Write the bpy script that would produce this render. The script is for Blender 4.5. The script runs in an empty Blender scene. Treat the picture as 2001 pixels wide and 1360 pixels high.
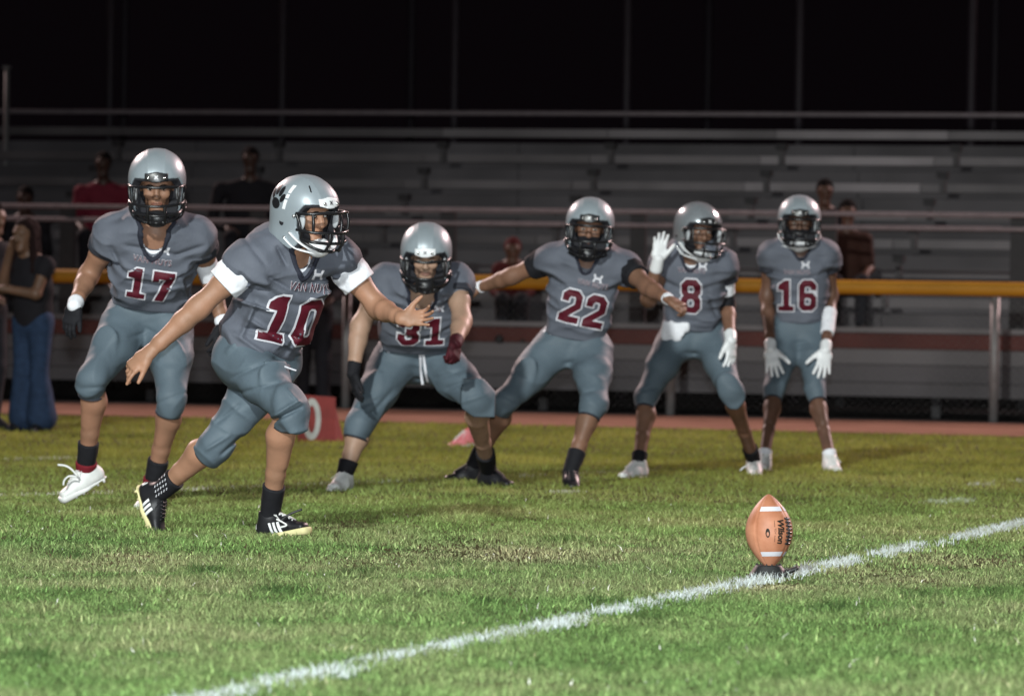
import bpy, bmesh, math, random, time
import numpy as np
from mathutils import Vector, Matrix
from mathutils.bvhtree import BVHTree
from mathutils.geometry import tessellate_polygon
T0 = time.time()
random.seed(7); RNG = np.random.default_rng(11)
SC = bpy.context.scene
COL = SC.collection
# ------------------------------------------------------------------ camera
FPX, CX, CY = 9500.0, 1000.5, 680.0            # focal length and centre in photograph pixels (2001 wide)
CAM_H, PITCH, ROLL = 1.02, 88.0/9500.0, 0.0155
c_, s_ = math.cos(ROLL), math.sin(ROLL)
FW = np.array([0, math.cos(PITCH), -math.sin(PITCH)])
RT0 = np.array([1.0, 0, 0]); UP0 = np.cross(RT0, FW)
RT = RT0*c_ + UP0*s_; UP = UP0*c_ - RT0*s_
CAMP = np.array([0, 0, CAM_H])
cam = bpy.data.cameras.new('camera'); camo = bpy.data.objects.new('camera', cam); COL.objects.link(camo)
cam.sensor_fit = 'HORIZONTAL'; cam.sensor_width = 36.0; cam.lens = FPX/2001.0*36.0
cam.clip_start = 0.5; cam.clip_end = 600.0
camo.matrix_world = Matrix(((RT[0], UP[0], -FW[0], 0), (RT[1], UP[1], -FW[1], 0), (RT[2], UP[2], -FW[2], CAM_H), (0, 0, 0, 1)))
cam.dof.use_dof = True; cam.dof.focus_distance = 19.4; cam.dof.aperture_fstop = 5.0
SC.camera = camo
# ------------------------------------------------------------------ night sky, floodlights, flash, exposure
world = bpy.data.worlds.new('World'); SC.world = world; world.use_nodes = True
bg = world.node_tree.nodes['Background']; bg.inputs[0].default_value = (0.55, 0.36, 0.50, 1); bg.inputs[1].default_value = 0.004
def spot(name, pos, aim, power, color, half_deg, blend, radius):
    l = bpy.data.lights.new(name, 'SPOT'); l.energy = power; l.color = color
    l.spot_size = math.radians(2*half_deg); l.spot_blend = blend; l.shadow_soft_size = radius
    o = bpy.data.objects.new(name, l); COL.objects.link(o); o.location = pos
    d = Vector(aim) - Vector(pos); o.rotation_euler = d.to_track_quat('-Z', 'Y').to_euler(); return o
# stadium floodlight masts: one behind the photographer on the left, two behind the bleachers; and the flash on the camera
spot('floodlight_near_side', (-10.0, -17.5, 18.5), (0.2, 22.5, 0.3), 80000, (0.95, 1.0, 0.96), 15.0, 1.0, 0.7)
spot('floodlight_far_left', (-26.0, 68.0, 27.0), (0, 24.0, 0.5), 84000, (1.0, 0.74, 0.70), 26.0, 0.8, 0.8)
spot('floodlight_far_right', (34.0, 62.0, 27.0), (0, 24.0, 0.5), 125000, (1.0, 0.70, 0.68), 26.0, 0.8, 0.8)
fl = bpy.data.lights.new('camera_flash', 'POINT'); fl.energy = 12000; fl.color = (0.90, 0.97, 1.0); fl.shadow_soft_size = 0.05
flo = bpy.data.objects.new('camera_flash', fl); COL.objects.link(flo); flo.location = (-0.02, 0.0, CAM_H + 0.22)
SC.view_settings.view_transform = 'Standard'; SC.view_settings.look = 'None'
SC.view_settings.exposure = 0.0; SC.view_settings.gamma = 1.0
SC.cycles.use_denoising = True
SC.cycles.max_bounces = 5; SC.cycles.diffuse_bounces = 2; SC.cycles.glossy_bounces = 2; SC.cycles.transparent_max_bounces = 4

# ------------------------------------------------------------------ pixel <-> place helpers
def nrm(v): v = np.asarray(v, float); return v/np.linalg.norm(v)
def ray(px, py):
    d = FW + RT*((px-CX)/FPX) - UP*((py-CY)/FPX); return d/d[1]
def at(px, py, y): return CAMP + ray(px, py)*y
def ground_pt(px, py, z=0.0):
    d = ray(px, py); t = (z-CAM_H)/d[2]; return CAMP + d*t
def project(P):
    v = P - CAMP; zc = v@FW
    return CX + FPX*(v@RT)/zc, CY - FPX*(v@UP)/zc
def reach(par, px, py, L, sgn):
    d = ray(px, py); m = CAMP - par
    a = d@d; b = 2*(d@m); c = m@m - L*L; disc = b*b - 4*a*c
    y = -b/(2*a) if disc <= 0 else (-b + sgn*math.sqrt(disc))/(2*a)
    return CAMP + d*y
# yard lines run along G, the sideline, track, fence and bleachers along E
AZ = math.radians(16.5); G = np.array([math.sin(AZ), math.cos(AZ), 0]); E = np.array([math.cos(AZ), -math.sin(AZ), 0])
def fld(r, q, z=0.0): return E*r + G*q + np.array([0, 0, z])
def r_at(px, q):                       # E-coordinate of the point in column px on the line q = const
    k = (px-CX)/FPX
    return q*(k*G[1]-G[0])/(E[0]-k*E[1])
def z_at(px, py, q):
    p = fld(r_at(px, q), q); return at(px, py, p[1])[2]

# ------------------------------------------------------------------ materials
MATS = {}
def mat(name, col, rough=0.6, spec=0.4, metal=0.0, var=0.12, vscale=12.0, bump=0.0, bscale=200.0, coat=0.0, sheen=0.0, col2=None, bdist=0.004, wrinkle=0.0, wscale=5.0):
    if name in MATS: return MATS[name]
    m = bpy.data.materials.new(name); m.use_nodes = True; nt = m.node_tree; N = nt.nodes; L = nt.links
    b = N['Principled BSDF']; b.inputs['Roughness'].default_value = rough; b.inputs['Metallic'].default_value = metal
    b.inputs['Specular IOR Level'].default_value = spec; b.inputs['Coat Weight'].default_value = coat; b.inputs['Coat Roughness'].default_value = 0.15
    b.inputs['Sheen Weight'].default_value = sheen
    tc = N.new('ShaderNodeTexCoord')
    nz = N.new('ShaderNodeTexNoise'); nz.inputs['Scale'].default_value = vscale; nz.inputs['Detail'].default_value = 5.0
    L.new(tc.outputs['Object'], nz.inputs['Vector'])
    mx = N.new('ShaderNodeMix'); mx.data_type = 'RGBA'
    c1 = tuple(x*(1-var) for x in col); c2 = col2 if col2 else tuple(min(1, x*(1+var)) for x in col)
    mx.inputs['A'].default_value = (*c1, 1); mx.inputs['B'].default_value = (*c2, 1)
    rp = N.new('ShaderNodeMapRange'); rp.inputs['From Min'].default_value = 0.32; rp.inputs['From Max'].default_value = 0.68
    L.new(nz.outputs['Fac'], rp.inputs['Value']); L.new(rp.outputs['Result'], mx.inputs['Factor'])
    L.new(mx.outputs['Result'], b.inputs['Base Color'])
    if bump > 0:
        n2 = N.new('ShaderNodeTexNoise'); n2.inputs['Scale'].default_value = bscale; n2.inputs['Detail'].default_value = 3.0
        L.new(tc.outputs['Object'], n2.inputs['Vector'])
        bp = N.new('ShaderNodeBump'); bp.inputs['Strength'].default_value = bump; bp.inputs['Distance'].default_value = bdist
        L.new(n2.outputs['Fac'], bp.inputs['Height']); L.new(bp.outputs['Normal'], b.inputs['Normal'])
        if wrinkle > 0:                                   # soft drapery creases in the cloth
            mp = N.new('ShaderNodeMapping'); mp.inputs['Scale'].default_value = (1.0, 1.0, 1.9); mp.inputs['Rotation'].default_value = (0.3, 0.5, 0.2)
            n3 = N.new('ShaderNodeTexNoise'); n3.noise_type = 'RIDGED_MULTIFRACTAL'; n3.inputs['Scale'].default_value = wscale; n3.inputs['Detail'].default_value = 2.5; n3.inputs['Distortion'].default_value = 0.6
            L.new(tc.outputs['Object'], mp.inputs['Vector']); L.new(mp.outputs['Vector'], n3.inputs['Vector'])
            b2 = N.new('ShaderNodeBump'); b2.inputs['Strength'].default_value = wrinkle; b2.inputs['Distance'].default_value = 0.028
            L.new(n3.outputs['Fac'], b2.inputs['Height']); L.new(b2.outputs['Normal'], bp.inputs['Normal'])
    MATS[name] = m; return m
M_JERSEY = mat('jersey_grey', (0.102, 0.112, 0.140), 0.72, 0.25, var=0.07, vscale=9, bump=0.5, bscale=70, bdist=0.003, wrinkle=0.85, wscale=4.2)
M_SLEEVE = mat('jersey_dark', (0.030, 0.032, 0.042), 0.75, 0.25, var=0.1, bump=0.4, bscale=80)
M_PANTS = mat('pants_grey', (0.088, 0.119, 0.146), 0.62, 0.3, var=0.07, vscale=7, bump=0.35, bscale=60, bdist=0.003, wrinkle=0.5, wscale=3.6)
M_WHITE = mat('white_cloth', (0.76, 0.77, 0.82), 0.75, 0.2, var=0.05, bump=0.4, bscale=60, wrinkle=.22, wscale=6)
M_BLACK = mat('black_cloth', (0.010, 0.010, 0.013), 0.8, 0.25, var=0.2, bump=0.4, bscale=90)
M_NAVY = mat('collar_navy', (0.022, 0.024, 0.036), 0.75, 0.2)
M_MAROON = mat('maroon_twill', (0.078, 0.005, 0.014), 0.65, 0.25, var=0.12)
M_MAROONK = mat('maroon_knit', (0.16, 0.012, 0.02), 0.8, 0.2)
M_TRIM = mat('white_twill', (0.60, 0.60, 0.65), 0.6, 0.25, var=0.04)
M_HELM = mat('helmet_silver', (0.30, 0.345, 0.38), 0.40, 0.5, metal=0.2, var=0.05, vscale=9, bump=0.08, bscale=30)
M_HELM2 = mat('helmet_chrome', (0.34, 0.37, 0.40), 0.24, 0.6, metal=0.45, var=0.04, coat=0.4)
M_MASK = mat('mask_black', (0.012, 0.012, 0.014), 0.3, 0.5, var=0.1)
M_PADDING = mat('helmet_padding', (0.02, 0.02, 0.024), 0.8, 0.2)
M_PADGREY = mat('pad_grey', (0.42, 0.44, 0.46), 0.5, 0.3)
M_PLASTW = mat('white_plastic', (0.75, 0.76, 0.78), 0.4, 0.4, var=0.05)
M_PLASTB = mat('black_plastic', (0.014, 0.014, 0.016), 0.35, 0.5)
M_CHROME = mat('snap_metal', (0.75, 0.75, 0.75), 0.2, 0.5, metal=0.9)
M_SHOEW = mat('white_shoe', (0.72, 0.73, 0.72), 0.5, 0.35, var=0.06, vscale=30)
M_SHOEK = mat('black_shoe', (0.013, 0.013, 0.016), 0.45, 0.4, var=0.2)
M_SOLEK = mat('black_sole', (0.012, 0.012, 0.012), 0.6, 0.3)
M_SOLEY = mat('cream_sole', (0.70, 0.64, 0.34), 0.6, 0.3)
M_PINK = mat('pink_shoe', (0.75, 0.22, 0.24), 0.5, 0.35)
M_EYE = mat('eye_white', (0.42, 0.40, 0.38), 0.3, 0.5); M_IRIS = mat('eye_dark', (0.012, 0.008, 0.006), 0.2, 0.5)
M_BROW = mat('brow_hair', (0.014, 0.010, 0.008), 0.8, 0.2)
def skin(name, col): return mat(name, tuple(x*.96 for x in col), 0.52, 0.35, var=0.14, vscale=9, bump=0.35, bscale=55, col2=(col[0]*1.12, col[1]*1.06, col[2]*1.06), bdist=0.003)

# ------------------------------------------------------------------ mesh helpers
def mesh_np(name, V, F4=None, F3=None, smooth=True):
    me = bpy.data.meshes.new(name); V = np.asarray(V, np.float32)
    n4 = 0 if F4 is None else len(F4); n3 = 0 if F3 is None else len(F3)
    me.vertices.add(len(V)); me.vertices.foreach_set('co', V.ravel())
    idx = np.concatenate([np.asarray(x, np.int32).ravel() for x in (F4, F3) if x is not None and len(x)])
    me.loops.add(len(idx)); me.loops.foreach_set('vertex_index', idx)
    tot = np.concatenate([np.full(n4, 4, np.int32), np.full(n3, 3, np.int32)]); st = np.concatenate([[0], np.cumsum(tot)[:-1]]).astype(np.int32)
    me.polygons.add(n4+n3); me.polygons.foreach_set('loop_start', st); me.polygons.foreach_set('loop_total', tot)
    me.polygons.foreach_set('use_smooth', np.full(n4+n3, smooth)); me.update(); me.validate(); return me
def obj(name, me, m=None, parent=None):
    o = bpy.data.objects.new(name, me); COL.objects.link(o)
    if m is not None and len(me.materials) == 0: me.materials.append(m)
    elif m is not None and me.materials[0] != m:
        o.material_slots[0].link = 'OBJECT'; o.material_slots[0].material = m
    if parent is not None: o.parent = parent
    return o
def empty(name, label, cat, group=None, loc=None):
    o = bpy.data.objects.new(name, None); COL.objects.link(o); o.empty_display_size = 0.1
    o['label'] = label; o['category'] = cat
    if group: o['group'] = group
    return o
def tag(o, label, cat=None, group=None, kind=None):
    o['label'] = label
    if cat: o['category'] = cat
    if group: o['group'] = group
    if kind: o['kind'] = kind
    return o
class Bag:                                   # collects polygons for one mesh
    def __init__(s): s.V = []; s.F4 = []; s.F3 = []; s.n = 0
    def add(s, V, F4=None, F3=None):
        V = np.asarray(V, float).reshape(-1, 3); s.V.append(V)
        if F4 is not None and len(F4): s.F4.append(np.asarray(F4)+s.n)
        if F3 is not None and len(F3): s.F3.append(np.asarray(F3)+s.n)
        s.n += len(V); return s
    def mesh(s, name, smooth=True):
        return mesh_np(name, np.concatenate(s.V), np.concatenate(s.F4) if s.F4 else None, np.concatenate(s.F3) if s.F3 else None, smooth)
    def box(s, c, ax, half):                 # oriented box, axes as rows
        c = np.asarray(c, float); ax = np.asarray(ax, float)
        V = [c + ax[0]*half[0]*i + ax[1]*half[1]*j + ax[2]*half[2]*k for i in (-1, 1) for j in (-1, 1) for k in (-1, 1)]
        return s.add(V, [[0, 1, 3, 2], [4, 6, 7, 5], [0, 4, 5, 1], [2, 3, 7, 6], [0, 2, 6, 4], [1, 5, 7, 3]])
    def tube(s, pts, r, n=8, caps=True, flat=None):
        P = np.asarray(pts, float); m = len(P); r = np.broadcast_to(np.asarray(r, float), (m,))
        T = np.gradient(P, axis=0); T /= np.linalg.norm(T, axis=1)[:, None] + 1e-12
        a = np.array([0, 0, 1.0]) if abs(T[0][2]) < 0.9 else np.array([1.0, 0, 0])
        u = nrm(np.cross(T[0], a)); V = []
        for i in range(m):
            u = u - T[i]*(u@T[i]); u = nrm(u); w = np.cross(T[i], u)
            for k in range(n):
                an = 2*math.pi*k/n; fw = 1.0 if flat is None else flat
                V.append(P[i] + r[i]*(u*math.cos(an) + w*math.sin(an)*fw))
        F = [[i*n+k, i*n+(k+1) % n, (i+1)*n+(k+1) % n, (i+1)*n+k] for i in range(m-1) for k in range(n)]
        F3 = []
        if caps:
            V += [P[0], P[-1]]
            for k in range(n):
                F3.append([m*n, (k+1) % n, k]); F3.append([m*n+1, (m-1)*n+k, (m-1)*n+(k+1) % n])
        return s.add(V, F, F3)
def catmull(P, k=8, closed=False):
    P = np.asarray(P, float); out = []; n = len(P)
    for i in range(n if closed else n-1):
        if closed: p0, p1, p2, p3 = P[(i-1) % n], P[i], P[(i+1) % n], P[(i+2) % n]
        else: p0, p1, p2, p3 = P[max(i-1, 0)], P[i], P[i+1], P[min(i+2, n-1)]
        for j in range(k):
            t = j/k; out.append(0.5*((2*p1) + (-p0+p2)*t + (2*p0-5*p1+4*p2-p3)*t*t + (-p0+3*p1-3*p2+p3)*t**3))
    if not closed: out.append(P[-1])
    return np.array(out)

# ------------------------------------------------------------------ implicit surfaces (signed distance + surface nets)
def rc(a, b, ra, rb):
    a = np.asarray(a, np.float32); b = np.asarray(b, np.float32); ba = b-a; L2 = float(ba@ba)+1e-12
    def f(X, Y, Z):
        x = X-a[0]; y = Y-a[1]; z = Z-a[2]
        t = np.clip((x*ba[0]+y*ba[1]+z*ba[2])/L2, 0, 1)
        return np.sqrt((x-t*ba[0])**2 + (y-t*ba[1])**2 + (z-t*ba[2])**2) - (ra+(rb-ra)*t)
    r = max(ra, rb); return f, np.minimum(a, b)-r, np.maximum(a, b)+r
def chain(pts, rad): return [rc(pts[i], pts[i+1], rad[i], rad[i+1]) for i in range(len(pts)-1)]
def el(c, ax, r):
    c = np.asarray(c, np.float32); ax = np.asarray(ax, np.float32); r = np.asarray(r, np.float32)
    def f(X, Y, Z):
        x = X-c[0]; y = Y-c[1]; z = Z-c[2]; k0 = 0; k1 = 0
        for i in range(3):
            q = (x*ax[i][0]+y*ax[i][1]+z*ax[i][2])/r[i]; k0 = k0+q*q; k1 = k1+(q/r[i])**2
        k0 = np.sqrt(k0); k1 = np.sqrt(k1)+1e-9; return k0*(k0-1)/k1
    e = np.sqrt(((ax*r[:, None])**2).sum(0)); return f, c-e, c+e
def lf(a, b, S, ra, rb, n=2.0):               # tapered elliptical limb: radii (side, front) at both ends
    a = np.asarray(a, np.float32); b = np.asarray(b, np.float32); ba = b-a; L2 = float(ba@ba); w = ba/math.sqrt(L2)
    u = np.asarray(S, float); u = nrm(u-w*(u@w)).astype(np.float32); v = np.cross(w, u)
    def f(X, Y, Z):
        x = X-a[0]; y = Y-a[1]; z = Z-a[2]
        t = np.clip((x*ba[0]+y*ba[1]+z*ba[2])/L2, 0, 1); x = x-t*ba[0]; y = y-t*ba[1]; z = z-t*ba[2]
        ru = ra[0]+(rb[0]-ra[0])*t; rv = ra[1]+(rb[1]-ra[1])*t; rm = np.minimum(ru, rv)
        pu = np.abs(x*u[0]+y*u[1]+z*u[2])/ru; pv = np.abs(x*v[0]+y*v[1]+z*v[2])/rv; pw = np.abs(x*w[0]+y*w[1]+z*w[2])/rm
        return ((pu**n+pv**n+pw**n)**(1.0/n)-1)*rm
    r = max(*ra, *rb); return f, np.minimum(a, b)-r, np.maximum(a, b)+r
class Field:
    def __init__(s, lo, hi, h):
        s.lo = np.asarray(lo, np.float32); s.h = h; s.n = np.ceil((np.asarray(hi)-s.lo)/h).astype(int)+1
        s.F = np.full(s.n, 0.12, np.float32); s.ax = [s.lo[i]+h*np.arange(s.n[i], dtype=np.float32) for i in range(3)]
    def sub(s, lo, hi, m):
        i0 = np.clip(np.floor((lo-m-s.lo)/s.h).astype(int), 0, s.n); i1 = np.clip(np.ceil((hi+m-s.lo)/s.h).astype(int)+1, 0, s.n)
        sl = tuple(slice(a, b) for a, b in zip(i0, i1))
        return sl, (s.ax[0][sl[0], None, None], s.ax[1][None, sl[1], None], s.ax[2][None, None, sl[2]])
    def add(s, prim, k=0.02):
        sl, g = s.sub(prim[1], prim[2], k+0.03)
        if min(b.stop-b.start for b in sl) <= 0: return s
        d = prim[0](*g); A = s.F[sl]
        if k <= 0: s.F[sl] = np.minimum(A, d)
        else:
            h = np.maximum(k-np.abs(A-d), 0)/k; s.F[sl] = np.minimum(A, d)-h*h*k*0.25
        return s
    def cut(s, prim, k=0.01):                  # subtract
        sl, g = s.sub(prim[1], prim[2], k+0.02)
        if min(b.stop-b.start for b in sl) <= 0: return s
        d = -prim[0](*g); A = s.F[sl]; h = np.maximum(k-np.abs(A-d), 0)/k; s.F[sl] = np.maximum(A, d)+h*h*k*0.25; return s
    def half(s, p, nvec, k=0.006, near=None, rad=None):       # keep the side the normal points away from
        p = np.asarray(p, float); nvec = nrm(nvec); X, Y, Z = s.ax[0][:, None, None], s.ax[1][None, :, None], s.ax[2][None, None, :]
        d = ((X-p[0])*nvec[0]+(Y-p[1])*nvec[1]+(Z-p[2])*nvec[2]).astype(np.float32)
        if near is not None:
            d = np.where((X-near[0])**2+(Y-near[1])**2+(Z-near[2])**2 < rad*rad, d, np.float32(-1))
        h = np.maximum(k-np.abs(s.F-d), 0)/k; s.F = np.maximum(s.F, d)+h*h*k*0.25; return s
    def displace(s, fun, band=0.05):
        I = np.nonzero(np.abs(s.F) < band)
        P = np.stack([s.ax[i][I[i]] for i in range(3)], 1).astype(np.float64); s.F[I] -= fun(P).astype(np.float32); return s
    def nets(s):
        F = s.F; S = F < 0; n = s.n
        c = S[:-1, :-1, :-1].astype(np.int8)
        for o in ((1, 0, 0), (0, 1, 0), (0, 0, 1), (1, 1, 0), (1, 0, 1), (0, 1, 1), (1, 1, 1)):
            c = c+S[o[0]:n[0]-1+o[0], o[1]:n[1]-1+o[1], o[2]:n[2]-1+o[2]]
        I = np.nonzero((c > 0) & (c < 8)); m = len(I[0]); idx = np.full(n-1, -1, np.int32); idx[I] = np.arange(m)
        cor = [(i, j, k) for i in (0, 1) for j in (0, 1) for k in (0, 1)]
        val = {o: F[I[0]+o[0], I[1]+o[1], I[2]+o[2]] for o in cor}
        acc = np.zeros((m, 3), np.float32); cnt = np.zeros(m, np.float32)
        for a in cor:
            for d in range(3):
                if a[d]: continue
                b = tuple(1 if e == d else a[e] for e in range(3)); fa, fb = val[a], val[b]
                mk = (fa < 0) != (fb < 0); t = np.where(mk, fa/np.where(mk, fa-fb, 1), 0)
                for e in range(3): acc[:, e] += np.where(mk, a[e]+(t if e == d else 0), 0)
                cnt += mk
        V = s.lo+s.h*(np.stack(I, 1)+acc/cnt[:, None])
        Q = []
        for d in range(3):
            u, w = (d+1) % 3, (d+2) % 3
            sa = [slice(1, -1)]*3; sb = [slice(1, -1)]*3; sa[d] = slice(0, -1); sb[d] = slice(1, None)
            A = S[tuple(sa)]; B = S[tuple(sb)]; J = np.nonzero(A != B); base = [J[e]+(0 if e == d else 1) for e in range(3)]
            def cell(du, dw):
                q = list(base); q[u] = q[u]-du; q[w] = q[w]-dw; return idx[q[0], q[1], q[2]]
            q = np.stack([cell(1, 1), cell(0, 1), cell(0, 0), cell(1, 0)], 1); fl = A[J]
            q[~fl] = q[~fl][:, ::-1]; Q.append(q)
        Q = np.concatenate(Q); Q = Q[(Q >= 0).all(1)]
        return V, Q
def build(prims, h, cuts=(), halves=(), disp=None, pad=0.03, box=None):
    if box is None:
        lo = np.min([p[0][1] for p in prims], 0)-pad; hi = np.max([p[0][2] for p in prims], 0)+pad
    else: lo, hi = box
    f = Field(lo, hi, h)
    for p, k in prims: f.add(p, k)
    if disp is not None: f.displace(disp)
    for p, k in cuts: f.cut(p, k)
    for hv in halves: f.half(*hv)
    return f.nets()
_H = np.random.default_rng(3).random(4096).astype(np.float64)
def vnoise(P, sc):                            # value noise, vectorised
    Q = P*sc; i = np.floor(Q).astype(np.int64); f = Q-i; f = f*f*(3-2*f); r = 0
    for dx in (0, 1):
        for dy in (0, 1):
            for dz in (0, 1):
                hsh = ((i[:, 0]+dx)*73856093 ^ (i[:, 1]+dy)*19349663 ^ (i[:, 2]+dz)*83492791) & 4095
                w = (f[:, 0] if dx else 1-f[:, 0])*(f[:, 1] if dy else 1-f[:, 1])*(f[:, 2] if dz else 1-f[:, 2]); r = r+w*_H[hsh]
    return r*2-1
def bvh_of(V, Q): return BVHTree.FromPolygons([tuple(map(float, v)) for v in V], [tuple(map(int, q)) for q in Q])
# ------------------------------------------------------------------ flat print: digits, letters and logos laid on a surface
def cham(x0, y0, x1, y1, c): return [(x0, y0+c), (x0+c, y0), (x1-c, y0), (x1, y0+c), (x1, y1-c), (x1-c, y1), (x0+c, y1), (x0, y1-c)]
DIG = {
 '0': (cham(0, 0, .62, 1, .16), [cham(.21, .2, .41, .8, .05)]),
 '1': ([(.06, 0), (.58, 0), (.58, .17), (.43, .17), (.43, 1), (.26, 1), (.04, .84), (.04, .68), (.22, .68), (.22, .17), (.06, .17)], []),
 '2': ([(0, 0), (.62, 0), (.62, .2), (.29, .2), (.62, .5), (.62, .85), (.47, 1), (.15, 1), (0, .85), (0, .63), (.21, .63), (.21, .74), (.26, .8), (.37, .8), (.41, .76), (.41, .58), (0, .22)], []),
 '3': ([(0, .15), (.15, 0), (.47, 0), (.62, .15), (.62, .43), (.54, .51), (.62, .59), (.62, .85), (.47, 1), (.15, 1), (0, .85), (0, .64), (.21, .64), (.21, .76), (.25, .8), (.37, .8), (.41, .76), (.41, .64), (.36, .6), (.24, .6), (.24, .41), (.36, .41), (.41, .36), (.41, .24), (.37, .2), (.25, .2), (.21, .24), (.21, .36), (0, .36)], []),
 '6': ([(0, .15), (.15, 0), (.47, 0), (.62, .15), (.62, .45), (.48, .6), (.21, .6), (.21, .76), (.25, .8), (.37, .8), (.41, .76), (.41, .68), (.62, .68), (.62, .85), (.47, 1), (.15, 1), (0, .85)], [cham(.21, .2, .41, .42, .04)]),
 '7': ([(.12, 0), (.37, 0), (.62, .8), (.62, 1), (0, 1), (0, .64), (.18, .64), (.18, .8), (.38, .8)], []),
 '8': ([(0, .15), (.15, 0), (.47, 0), (.62, .15), (.62, .42), (.55, .5), (.62, .58), (.62, .85), (.47, 1), (.15, 1), (0, .85), (0, .58), (.07, .5), (0, .42)], [cham(.21, .19, .41, .41, .04), cham(.21, .59, .41, .81, .04)]),
}
LOGO_H = ([(-.5, -.42), (-.27, -.42), (-.2, -.13), (.2, -.13), (.27, -.42), (.5, -.42), (.36, 0), (.5, .42), (.27, .42), (.2, .13), (-.2, .13), (-.27, .42), (-.5, .42), (-.36, 0)], [])
def offset_poly(p, d):
    n = len(p); out = []
    for i in range(n):
        a, b, c = np.array(p[i-1]), np.array(p[i]), np.array(p[(i+1) % n])
        e1 = nrm(b-a); e2 = nrm(c-b); n1 = np.array([e1[1], -e1[0]]); n2 = np.array([e2[1], -e2[0]])
        m = n1+n2; m = m/max(1e-6, m@m)*2; out.append(tuple(b+m*d if (m@m) < 16 else b+n1*d))
    return out
def glyph(shape, d=0.0):
    o, hs = shape; o = offset_poly(o, d) if d else list(o); hs = [offset_poly(h[::-1], d) if d else h[::-1] for h in hs]
    vs = [Vector((x, y, 0)) for x, y in o]+[Vector((x, y, 0)) for h in hs for x, y in h]
    tr = tessellate_polygon([[Vector((x, y, 0)) for x, y in o]]+[[Vector((x, y, 0)) for x, y in h] for h in hs])
    return [(v.x, v.y) for v in vs], tr
def text2d(body, offset=0.0, shear=0.0, space=1.0):
    cu = bpy.data.curves.new('tmp', 'FONT'); cu.body = body; cu.offset = offset; cu.align_x = 'CENTER'; cu.align_y = 'CENTER'; cu.resolution_u = 3; cu.shear = shear; cu.space_character = space
    o = bpy.data.objects.new('tmp', cu); COL.objects.link(o); dg = bpy.context.evaluated_depsgraph_get()
    me = o.evaluated_get(dg).to_mesh(); me.calc_loop_triangles()
    vs = [(v.co.x, v.co.y) for v in me.vertices]; tr = [tuple(t.vertices) for t in me.loop_triangles]
    o.evaluated_get(dg).to_mesh_clear(); bpy.data.objects.remove(o); bpy.data.curves.remove(cu); return vs, tr
def decal(name, flat, xf, orig, ux, uy, direc, bvh, lift, m, parent, step=0.015, maxd=2.0):
    """flat=(2D verts, tris); xf maps 2D to metres; laid from plane (orig, ux, uy) along direc onto bvh."""
    vs, tr = flat
    bm = bmesh.new(); bv = [bm.verts.new((*xf(x, y), 0)) for x, y in vs]
    for t in tr:
        try: bm.faces.new([bv[i] for i in t])
        except ValueError: pass
    bmesh.ops.remove_doubles(bm, verts=bm.verts, dist=1e-5)
    xs = [v.co.x for v in bm.verts]; ys = [v.co.y for v in bm.verts]
    for a, lo, hi in ((0, min(xs), max(xs)), (1, min(ys), max(ys))):
        k = math.floor(lo/step)+1
        while k*step < hi:
            co = (k*step, 0, 0) if a == 0 else (0, k*step, 0); no = (1, 0, 0) if a == 0 else (0, 1, 0)
            bmesh.ops.bisect_plane(bm, geom=bm.verts[:]+bm.edges[:]+bm.faces[:], plane_co=co, plane_no=no, dist=1e-6); k += 1
    d = Vector(direc); dead = []
    for v in bm.verts:
        p = Vector(orig + ux*v.co.x + uy*v.co.y); h = bvh.ray_cast(p, d, maxd)
        if h[0] is None: dead.append(v); continue
        n = h[1] if h[1].dot(d) < 0 else -h[1]; v.co = h[0] + (n*0.6-d*0.4)*lift
    bmesh.ops.delete(bm, geom=dead, context='VERTS')
    me = bpy.data.meshes.new(name); bm.to_mesh(me); bm.free()
    if len(me.polygons) == 0: return None
    me.polygons.foreach_set('use_smooth', np.full(len(me.polygons), True))
    return obj(name, me, m, parent)

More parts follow.
